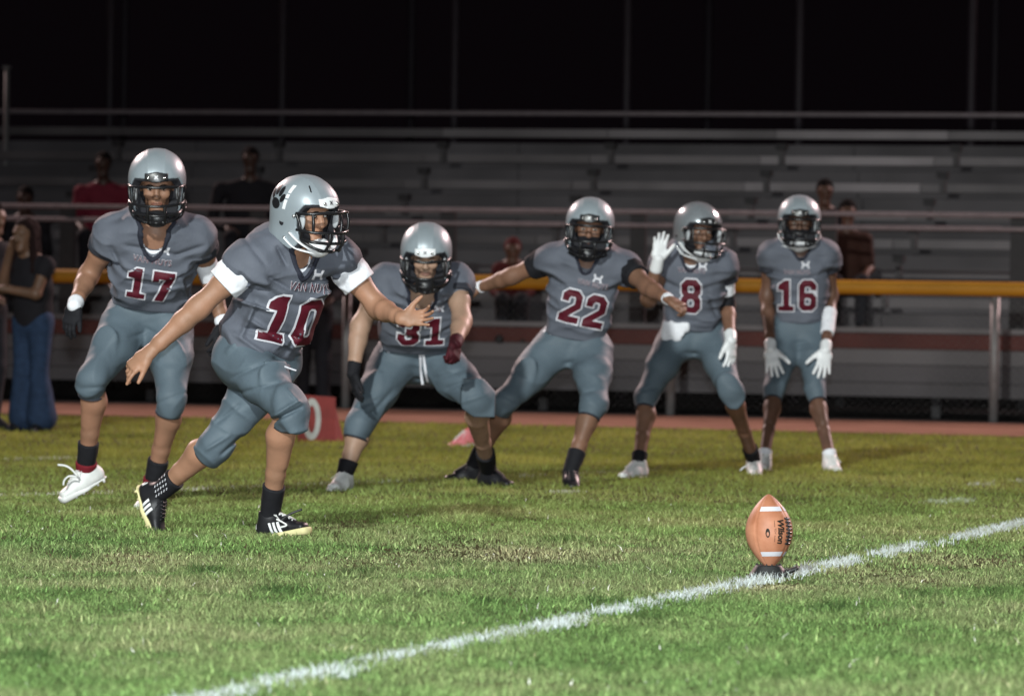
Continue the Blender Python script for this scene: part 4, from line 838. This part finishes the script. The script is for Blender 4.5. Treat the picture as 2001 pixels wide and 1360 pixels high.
MATS['paint'] = blade_mat('painted_blades', .7, .2)
l0, l1 = ground_pt(440, 1366), ground_pt(2001, 1027); ld = (l1-l0)/np.linalg.norm(l1-l0)
paint_line('yard_line', l0-ld*1.0, l1+ld*3.0, .068, 7600, .85, 'white painted yard line running under the ball and tee', 5, .031, (.66, .76, .78), .5)
la, lb = ground_pt(-60, 974), ground_pt(520, 953)
paint_line('yard_line', la, lb, .06, 5000, .55, 'faded white line by the feet of player 17', 15, .022, (.55, .58, .48), .35)
paint_line('yard_line', ground_pt(560, 950), ground_pt(1290, 922), .07, 3000, .4, 'faint white line passing behind the feet of player 22', 16, .022, (.42, .48, .36), .55)
paint_line('hash_mark', ground_pt(-30, 899), ground_pt(170, 897), .10, 2600, .55, 'faded white mark on the grass at the left edge', 17, .022, (.5, .52, .42), .3)
paint_line('hash_mark', ground_pt(1835, 986), ground_pt(1885, 979), .10, 6500, .8, 'short white hash mark above the right end of the yard line', 18, .024, (.45, .55, .44), .4)
paint_line('hash_mark', ground_pt(1905, 950), ground_pt(1995, 941), .08, 5000, .6, 'broken white hash mark at the right edge of the field', 19, .024, (.45, .47, .44), .75)
paint_line('hash_mark', ground_pt(1075, 965), ground_pt(1135, 962), .09, 4500, .5, 'small white scuff below the black shoe of player 22', 20, .02, (.55, .58, .5), .3)

# ------------------------------------------------------------------ football and kicking tee
def football():
    root = empty('football', 'tan leather football standing upright on the black tee', 'football')
    c = at(1503, 1038, BALL_G[1]); L, Rr = .1405, .0895; Up = nrm(V3(-.03, .05, 1)); yaw0 = math.radians(52)
    fz = nrm(V3(math.sin(yaw0), -math.cos(yaw0), 0)-Up*(V3(math.sin(yaw0), -math.cos(yaw0), 0)@Up)); sd = np.cross(fz, Up)    # fz: seam with the laces; picture right
    Rm = np.stack([np.cross(Up, fz), -fz, Up], 1)
    prof = lambda t: Rr*np.cos(t*math.pi/2*.985)**.78
    V = []; F = []; nu, nv = 96, 60
    for j in range(nv+1):
        t = -1+2*j/nv; r = prof(t) if abs(t) < 1 else .004
        for i in range(nu):
            a = 2*math.pi*i/nu; seam = min(abs((a/(math.pi/2)) % 1), abs(1-(a/(math.pi/2)) % 1)); dr = -.0030*math.exp(-(seam/.028)**2)
            V.append(((r+dr)*math.sin(a), -(r+dr)*math.cos(a), t*L))
    for j in range(nv):
        for i in range(nu): F.append([j*nu+i, j*nu+(i+1) % nu, (j+1)*nu+(i+1) % nu, (j+1)*nu+i])
    me = mesh_np('leather', V, F); mb = mat('ball_leather', (.42, .158, .080), .5, .4, var=.16, vscale=11, bump=.5, bscale=420, bdist=.0012, col2=(.55, .25, .15))
    o = obj('leather', me, mb, root); place(o, Rm, c); bv = bvh_of(np.array(V), np.array(F))
    def wrap(nm, a0, a1, z0, z1, m, lift=.0012, par=o):         # curved patch on the ball
        B = Bag(); na, nz = max(2, int(abs(a1-a0)/.06)), 6; V = []
        for j in range(nz+1):
            z = z0+(z1-z0)*j/nz; r = prof(z/L)+lift
            for i in range(na+1): a = a0+(a1-a0)*i/na; V.append((r*math.sin(a), -r*math.cos(a), z))
        B.add(V, [[j*(na+1)+i, j*(na+1)+i+1, (j+1)*(na+1)+i+1, (j+1)*(na+1)+i] for j in range(nz) for i in range(na)]); return obj(nm, B.mesh(nm), m, par)
    for s in (-1, 1):
        for z0 in (.076, -.094): wrap('stripe', s*.10, s*1.50, z0, z0+.017, M_TRIM)
    B = Bag(); B.tube([(0, -prof(z/L)-.002, z) for z in np.linspace(-.052, .052, 12)], .004, 6)
    obj('lace', B.mesh('lace'), M_PLASTB, o)
    for k in range(8):
        z = -.047+.0135*k; B = Bag(); rr = prof(z/L)+.003; B.tube([(rr*math.sin(a), -rr*math.cos(a), z) for a in np.linspace(-.16, .16, 7)], .0042, 6); obj('lace', B.mesh('lace'), M_PLASTB, o)
    # print on the panel left of the laces
    def prt(nm, flat, ang, z, sx, sy, rot, m):
        d = V3(-math.sin(ang), math.cos(ang), 0); ux = V3(math.cos(ang), math.sin(ang), 0); uy = V3(0, 0, 1); cr, sr = math.cos(rot), math.sin(rot)
        decal(nm, flat, lambda x, y: (x*sx*cr-y*sy*sr, x*sx*sr+y*sy*cr), -d*.2+uy*z, ux, uy, d, bv, .0011, m, o, .008, .4)
    mi = mat('ball_ink', (.02, .016, .012), .7, .2)
    prt('lettering', text2d('Wilson', .045, .2), -.44, -.0, .032, .036, -math.pi/2, mi)
    prt('small_lettering', text2d('- TDY -', .0), -.70, .0, .012, .010, -math.pi/2, mi)
    prt('printed_line', ([(-1, -1), (1, -1), (1, 1), (-1, 1)], [(0, 1, 2), (0, 2, 3)]), -.72, .028, .0008, .012, 0, mi); prt('printed_line', ([(-1, -1), (1, -1), (1, 1), (-1, 1)], [(0, 1, 2), (0, 2, 3)]), -.72, -.028, .0008, .012, 0, mi)
    ov = circle(0, 0, .0085, .0175, 0, 20); inn = circle(0, -.004, .0045, .008, 0, 14)
    prt('oval_stamp', glyph((ov, [inn])), -1.02, -.006, 1, 1, 0, mi)
    # tee
    z0 = c[2]-L
    tee = empty('kicking_tee', 'black rubber kicking tee under the football on the white line', 'kicking tee'); g0 = np.array([c[0], c[1], 0.0])
    ax = np.array([[1, 0, 0], [0, 1, 0], [0, 0, 1.0]]); mt = mat('tee_rubber', (.016, .017, .018), .55, .4)
    hz = max(.02, z0+.012); V, Q = build([(lf(g0+V3(0, 0, .004), g0+V3(0, 0, hz), (1, 0, 0), (.076, .070), (.050, .048), 2.6), 0), (lf(g0+V3(.05, -.01, .012), g0+V3(.105, -.02, hz-.008), (0, 1, 0), (.02, .012), (.02, .008), 2.4), .01)], .004,
                 cuts=[(el(g0+V3(0, 0, hz+.014), XYZ, (.038, .038, .026)), .004)], halves=[(g0+V3(0, 0, hz+.002), (0, 0, 1), .003)])
    obj('base', mesh_np('base', V, Q), mt, tee)
    B = Bag()
    for k in range(14):
        a = 2*math.pi*k/14; p = g0+V3(.046*math.cos(a), .046*math.sin(a), hz-.004); B.tube([p, p+V3(0, 0, .011)], [.0045, .003], 6)
    n_ = obj('nubs', B.mesh('nubs'), mt, tee); n_['kind'] = 'stuff'
football()

# ------------------------------------------------------------------ sideline marker, pink shoe
mk = empty('sideline_marker', 'red sideline yard marker with a white zero between two players', 'marker')
gm = ground_pt(622, 864); axm = np.array([nrm(V3(.97, -.22, 0)), nrm(V3(.22, .97, 0)), UPZ]); mr = mat('marker_red', (.20, .025, .022), .6, .3, var=.15)
V = [gm+axm[0]*x+axm[1]*y+UPZ*z for x, y, z in ((-.15, -.02, 0.005), (.13, -.02, 0.005), (.13, -.02, .325), (-.15, -.02, .335), (-.15, .24, 0.005), (.13, .24, 0.005), (.09, .05, .325), (-.11, .05, .335))]
pb = obj('panel', mesh_np('panel', V, [[0, 1, 2, 3], [5, 4, 7, 6], [1, 5, 6, 2], [4, 0, 3, 7], [3, 2, 6, 7], [0, 4, 5, 1]], smooth=False), mr, mk)
bvm = bvh_of(np.array(V), np.array([[0, 1, 2, 3], [5, 4, 7, 6], [1, 5, 6, 2], [4, 0, 3, 7], [3, 2, 6, 7], [0, 4, 5, 1]]))
ring0 = (circle(0, 0, .068, .15, 0, 24), [circle(0, 0, .03, .10, 0, 20)])
decal('numeral', glyph(ring0), lambda x, y: (x, y), gm-axm[1]*.5+axm[0]*-.045+UPZ*.165, axm[0], UPZ, axm[1], bvm, .004, mat('numeral_white', (.42, .42, .40), .6, .3), pb, .05, 2.0)
ps = empty('shoe', 'pink shoe on the grass between the legs of players 31 and 22', 'shoe'); pp = ground_pt(915, 871); shoe(ps, pp+V3(0, 0, .10), dirv(-62, 12), UPZ, M_PINK, M_SHOEW, M_SHOEW, None, 'upper')
# ------------------------------------------------------------------ fence with the yellow top rail
AXF = np.array([E, G, UPZ])
def boxo(name, r0, r1, q0, q1, z0, z1, m, parent=None):
    B = Bag(); B.box(fld((r0+r1)/2, (q0+q1)/2, (z0+z1)/2), AXF, (abs(r1-r0)/2, abs(q1-q0)/2, abs(z1-z0)/2)); return obj(name, B.mesh(name, False), m, parent)
M_YEL = mat('yellow_rail_cover', (.40, .18, .012), .6, .3, var=.12, vscale=2.0)
M_GALV = mat('galvanised_steel', (.20, .19, .19), .5, .4, metal=.3, var=.12)
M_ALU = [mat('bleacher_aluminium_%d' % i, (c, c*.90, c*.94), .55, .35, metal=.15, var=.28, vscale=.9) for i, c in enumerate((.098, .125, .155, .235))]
M_FAS = mat('fascia_panel', (.08, .072, .077), .65, .25, var=.3, vscale=.9)
M_RISER = mat('bleacher_riser', (.088, .078, .083), .65, .3, var=.3, vscale=.8)
M_BRN = mat('brown_band', (.085, .024, .02), .7, .25, var=.2, vscale=1.5)
M_DKST = mat('dark_post', (.022, .020, .022), .6, .3)
Q_F = 43.15; rL, rR = r_at(-260, Q_F), r_at(2260, Q_F)
fence = empty('fence', 'chain link fence with thick yellow top rail in front of the bleachers', 'fence')
B = Bag(); B.tube([fld(r, Q_F, z_at(1000, 552, Q_F)) for r in np.linspace(rL, rR, 30)], .066, 14); obj('top_rail', B.mesh('top_rail'), M_YEL, fence)
for px in (40, 675, 1310, 1942):
    r = r_at(px, Q_F); B = Bag(); B.tube([fld(r, Q_F+.03, 0), fld(r, Q_F+.03, z_at(1000, 552, Q_F)-.03)], .042, 10); obj('post', B.mesh('post'), M_GALV, fence)
B = Bag(); step = .075; zt = 1.12
V = []; F = []
for sgn in (-1, 1):
    r = rL-zt
    while r < rR+zt:
        a0, a1 = (r, r+sgn*zt); p, q = fld(a0, Q_F+.004*sgn, .06), fld(a1, Q_F+.004*sgn, zt); w = E*.0006; u = UPZ*.0006; k = len(V); V += [p-w, p+w, q+w, q-w]; F.append([k, k+1, k+2, k+3]); r += step
me = mesh_np('chain_link', V, F, smooth=False); o = obj('chain_link', me, M_GALV, fence); o['kind'] = 'stuff'
# ------------------------------------------------------------------ bleachers
bl = empty('bleachers', 'long aluminium bleachers rising in rows behind the fence', 'bleachers')
Q0, RUN, RISE, Z0 = 44.3, .65, .287, .83
r0, r1 = r_at(-330, 47), r_at(2330, 47); rg = np.random.default_rng(4)
def edges(q, px0, step=1.8): 
    b = r_at(px0, q); k0 = math.floor((r0-b)/step); out = [b+step*k for k in range(k0, k0+int((r1-r0)/step)+3)]; return out
for (z0, z1, m, nm) in ((.21, .335, M_FAS, 'fascia_plank'), (.342, .50, M_FAS, 'fascia_plank'), (.507, .645, M_ALU[0], 'fascia_plank'), (.652, .79, M_BRN, 'brown_plank'), (.80, .845, M_ALU[1], 'walkway_edge')):
    e = edges(44.0, 640+rg.uniform(-50, 50), 3.6)
    for a, b in zip(e[:-1], e[1:]): boxo(nm, a+.004, b-.004, 44.0+rg.uniform(-.004, .004), 44.03, z0, z1, m, bl)
boxo('walkway', r0, r1, 44.031, 44.95, .80, .838, M_RISER, bl)
post_px = {6: 1865, 5: 1840, 4: 1815, 3: 1785, 2: 1757, 1: 1730}
for i in range(1, 8):
    q, z = Q0+RUN*i, Z0+RISE*i; e = edges(q, 1845-26*(7-i), 1.8); c3 = 3
    for k, (a, b) in enumerate(zip(e[:-1], e[1:])):
        pxm = project(fld((a+b)/2, q, z))[0]
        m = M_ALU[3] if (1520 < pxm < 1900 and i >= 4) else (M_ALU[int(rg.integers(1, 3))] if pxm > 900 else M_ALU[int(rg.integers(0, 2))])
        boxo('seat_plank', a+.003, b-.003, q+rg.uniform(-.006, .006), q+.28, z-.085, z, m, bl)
    e2 = edges(q, 1000, 3.6)
    for a, b in zip(e2[:-1], e2[1:]):
        boxo('riser_plank', a+.004, b-.004, q+.14, q+.165, z-.43, z-.145, M_RISER, bl)
    boxo('foot_plank', r0, r1, q+.166, q+.64, z-.185, z-.147, M_RISER, bl)
    if i <= 6:
        for r in edges(q, post_px[i], 1.8):
            p = empty_ = None; px = project(fld(r, q, z))[0]
            if not -80 < px < 2080: continue
            s = boxo('row_post', r-.028, r+.028, q-.10, q-.045, z-.09, z+.06, mat('row_post_grey', (.06, .055, .058), .6, .3), bl); boxo('cap', r-.055, r+.055, q-.125, q-.025, z+.061, z+.125, M_DKST, s)
zr = z_at(1000, 222, 49.7)
B = Bag(); B.tube([fld(r, 49.7, zr) for r in np.linspace(r0, r1, 12)], .028, 8); obj('back_rail', B.mesh('back_rail'), mat('pale_rail', (.20, .16, .17), .5, .4), bl)
QG = 44.12
for py in (412, 438):
    z = z_at(1000, py, QG); B = Bag(); B.tube([fld(r, QG, z) for r in np.linspace(r0, r1, 12)], .022, 8); obj('guard_rail', B.mesh('guard_rail'), MATS['pale_rail'], bl)
for k in range(-1, 7):
    r = r_at(1985-372*k, QG); boxo('guard_post', r-.075, r+.075, QG+.03, QG+.09, .845, z_at(1000, 412, QG), M_DKST, bl)
# under-frame of the bleachers
for k in range(-1, 8):
    r = r_at(1900-372*k, 46)
    boxo('frame_leg', r-.04, r+.04, 44.3, 44.38, .012, .79, M_DKST, bl); boxo('frame_leg', r-.04, r+.04, 48.6, 48.68, .012, 2.3, M_DKST, bl)
# ------------------------------------------------------------------ tall dark fences behind
bf = empty('tall_fence', 'tall dark fence of steel posts rising behind the top bleacher row', 'fence')
for k in range(-1, 7):
    r = r_at(1890-336.5*k, 50.3); B = Bag(); B.tube([fld(r, 50.3, 0), fld(r, 50.3, 6.5)], .05, 8); obj('post', B.mesh('post'), mat('fence_post_dark', (.028, .020, .026), .6, .3), bf)
for z in (6.4,):
    B = Bag(); B.tube([fld(r0, 50.3, z), fld(r1, 50.3, z)], .012 if z < 4 else .03, 8); obj('rail', B.mesh('rail'), M_DKST, bf)
bf2 = empty('tall_fence', 'faint farther row of thin posts in the dark behind the bleachers', 'fence')
for px in (-330, 235, 795, 1375, 1935, 2500):
    r = r_at(px, 58); B = Bag(); B.tube([fld(r, 58, 0), fld(r, 58, 8)], .05, 8); obj('post', B.mesh('post'), MATS['fence_post_dark'], bf2)
B = Bag(); B.tube([fld(r_at(-330, 58), 58, 7.9), fld(r_at(2500, 58), 58, 7.9)], .03, 8); obj('rail', B.mesh('rail'), M_DKST, bf2)
pl = empty('light_pole', 'thin pale pole at the left edge beside the top bleacher rows', 'pole'); r = r_at(6, 48.5); B = Bag(); B.tube([fld(r, 48.5, 1.0), fld(r, 48.5, z_at(6, 135, 48.5))], .03, 8); obj('shaft', B.mesh('shaft'), M_GALV, pl); boxo('cap', r-.035, r+.035, 48.46, 48.54, z_at(6, 135, 48.5), z_at(6, 135, 48.5)+.03, M_GALV, pl)

# ------------------------------------------------------------------ spectators
def fan(label, top, base, skinm, shirt, pants, hairm, seated=True, yaw=0, size=1.0, sleeve=.5, arms=None, hairlong=False, lean=.06, legs=None, wide=1.0, group='spectators'):
    """top=(px, py) of the crown, base = world hip (seated) or foot point (standing)"""
    root = empty('person', label, 'person', group); yr = math.radians(yaw); Rz = np.array([[math.cos(yr), -math.sin(yr), 0], [math.sin(yr), math.cos(yr), 0], [0, 0, 1]])
    hipz = 0.0 if seated else .90*size; o = np.asarray(base, float); W = lambda x, y, z: o+Rz@(np.array([x, y, z])*size) if not isinstance(x, np.ndarray) else x
    hz = hipz/size; S = Rz@V3(1, 0, 0)
    P, N = W(0, 0, hz+.06), W(0, -lean, hz+.50); hc = W(0, -lean*1.6-.02, hz+.69)
    J = {}
    for s, g in (('r', -1), ('l', 1)):
        J[s+'sh'] = W(g*.175*wide, -lean, hz+.45); J[s+'elb'] = W(g*.22*wide, -lean-.02, hz+.18); J[s+'wr'] = W(g*.16, -lean-.24, hz+.12)
        J[s+'hip'] = W(g*.09, 0, hz+.0)
        if seated: J[s+'knee'] = W(g*.13, -.42, hz+.05); J[s+'ank'] = W(g*.12, -.40, hz-.36)
        else: J[s+'knee'] = W(g*.09, -.02, .48); J[s+'ank'] = W(g*.10, .01, .09)
    if arms:
        for k, v in arms.items(): J[k] = W(*v)
    R = Rz@rot_head(0, 6, 0); h = .015
    body = [(rc(N-V3(0, 0, .05), hc-V3(0, 0, .03), .058, .05), .02), (lf(P, N, S, (.11, .08), (.12, .08)), .03)]+[(p, k) for p, k in head_prims(R, hc)[:6]]
    for s in 'rl':
        body += [(rc(J[s+'sh'], J[s+'elb'], .048, .042), .02), (rc(J[s+'elb'], J[s+'wr'], .042, .03), .02)]
        fd = nrm(J[s+'wr']-J[s+'elb']); body += hand(J[s+'wr'], fd, V3(0, .3, -1) if abs(fd[2]) < .8 else Rz@V3(-1 if s == 'l' else 1, .2, 0), s == 'r', curl=30)
        body += [(rc(J[s+'hip'], J[s+'knee'], .07, .05), .02), (rc(J[s+'knee'], J[s+'ank'], .052, .036), .02)]
    V, Q = build(body, .010); obj('body', mesh_np('body', V, Q), skinm, root)
    sh = [(lf(P-V3(0, 0, .05), P*.5+N*.5, S, (.155*wide, .12), (.165*wide, .12), 2.3), 0), (lf(P*.5+N*.5, N-V3(0, 0, .03), S, (.17*wide, .12), (.14*wide, .09), 2.3), .04)]
    cuts = []
    for s in 'rl': sh += [(rc(N-V3(0, 0, .06), J[s+'sh'], .07, .068), .04), (rc(J[s+'sh'], ease(J[s+'sh'], J[s+'elb'], min(1, sleeve*2)), .068, .06), .03)]
    if sleeve > .5:
        for s in 'rl': sh += [(rc(J[s+'elb'], ease(J[s+'elb'], J[s+'wr'], sleeve*2-1), .058, .046), .02)]
    V, Q = build(sh, .013, disp=lambda Pt: .005*vnoise(Pt, 9)); obj('shirt', mesh_np('shirt', V, Q), shirt, root)
    fl = legs or (.095, .075, .065); pa = [(lf(P-V3(0, 0, .08), P+V3(0, 0, .03), S, (.145*wide, .11), (.14*wide, .105), 2.3), 0)]
    for s in 'rl': pa += [(rc(J[s+'hip'], J[s+'knee'], fl[0], fl[1]), .04), (rc(J[s+'knee'], ease(J[s+'knee'], J[s+'ank'], .92), fl[1], fl[2]), .02)]
    V, Q = build(pa, .013, disp=lambda Pt: .004*vnoise(Pt, 10)); obj('pants', mesh_np('pants', V, Q), pants, root)
    hw = lambda p: R@np.array(p)+hc
    hr = [(el(hw((0, .02, .05)), R.T, (.086, .10, .092)), 0)]; hcut = [(el(hw((0, -.11, -.01)), R.T, (.075, .08, .085)), .01)]
    if hairlong: hr += [(lf(hw((0, .05, .04)), hw((0, .07, -.30)), S, (.085, .06), (.10, .04), 2.3), .03), (rc(hw((-.075, 0, .02)), hw((-.09, -.03, -.26)), .03, .03), .02), (rc(hw((.075, 0, .02)), hw((.09, -.03, -.26)), .03, .03), .02)]
    V, Q = build(hr, .010, cuts=hcut, disp=lambda Pt: .004*vnoise(Pt, 30)); obj('hair', mesh_np('hair', V, Q), hairm, root)
    for s in 'rl': shoe(root, J[s+'ank'], Rz@dirv(12 if s == 'l' else -12), UPZ, M_SHOEK, M_SOLEK, M_SHOEK, None)
    return root
def seat_at(px, i, dz=0.0): q = Q0+RUN*i; return fld(r_at(px, q), q+.12, Z0+RISE*i+.16+dz)
M_HAIR = mat('dark_hair', (.008, .006, .006), .85, .08); M_REDSH = mat('red_shirt', (.13, .013, .026), .8, .2); M_BLKSH = mat('black_shirt', (.010, .009, .012), .85, .2); M_JEAN = mat('blue_jeans', (.017, .032, .068), .85, .2, var=.2, vscale=20)
M_DKP = mat('dark_trousers', (.012, .012, .016), .85, .2); M_ORSH = mat('rust_shirt', (.035, .014, .010), .8, .2); M_GRSH = mat('grey_shirt', (.05, .05, .055), .8, .2); M_REDH = mat('red_hoodie', (.06, .008, .009), .8, .2)
sk1, sk2, sk3 = skin('skin_fan_deep', (.045, .024, .018)), skin('skin_fan_tan', (.12, .066, .042)), skin('skin_fan_mid', (.09, .045, .03))
fan('seated spectator in a dark red shirt behind the left shoulder pad of player 17', None, seat_at(190, 2), sk1, M_REDSH, M_DKP, M_HAIR, sleeve=.4, wide=1.15, size=1.12)
fan('large seated spectator dressed in black behind and left of the paw print helmet', None, seat_at(477, 2), sk1, M_BLKSH, M_DKP, M_HAIR, sleeve=.9, wide=1.45, size=1.2)
fan('seated spectator in dark clothes at the left edge behind the pale guard rail', None, seat_at(38, 1), sk1, M_BLKSH, M_DKP, M_HAIR, sleeve=.9)
fan('seated spectator in black partly hidden behind the helmet of player 16', None, seat_at(1600, 2, -.10), sk3, M_BLKSH, M_DKP, M_HAIR, sleeve=.9, size=.95)
fan('seated spectator in a rust brown shirt behind the left shoulder of player 16', None, seat_at(1645, 1, -.06), sk3, M_ORSH, M_DKP, M_HAIR, sleeve=.4)
fan('small seated spectator in a red hooded top above the arm of player 22', None, seat_at(992, 0)+V3(0, 0, .02), sk3, M_REDH, M_DKP, M_REDH, sleeve=.9, size=.72)
fan('person standing in black beyond the sideline marker, mostly hidden by the runner', None, fld(r_at(612, 42.6), 42.6), sk1, M_BLKSH, M_DKP, M_HAIR, seated=False, sleeve=.9)
fan('girl in a black top and flared blue jeans touching her face at the left', None, ground_pt(62, 843), sk2, M_BLKSH, M_JEAN, mat('brown_hair', (.012, .006, .006), .85, .08), seated=False, size=.92, yaw=-35, sleeve=.12, hairlong=True, legs=(.095, .07, .115), arms=dict(relb=(-.24, -.12, 1.16), rwr=(-.10, -.18, 1.48), lelb=(.16, -.16, 1.12), lwr=(-.08, -.26, 1.16)))
fan('person in shorts and a dark top cut off by the left edge', None, ground_pt(-34, 838), sk2, M_BLKSH, M_DKP, M_HAIR, seated=False, yaw=40, sleeve=.4, legs=(.10, .09, .06))
print('total %.1fs' % (time.time()-T0))
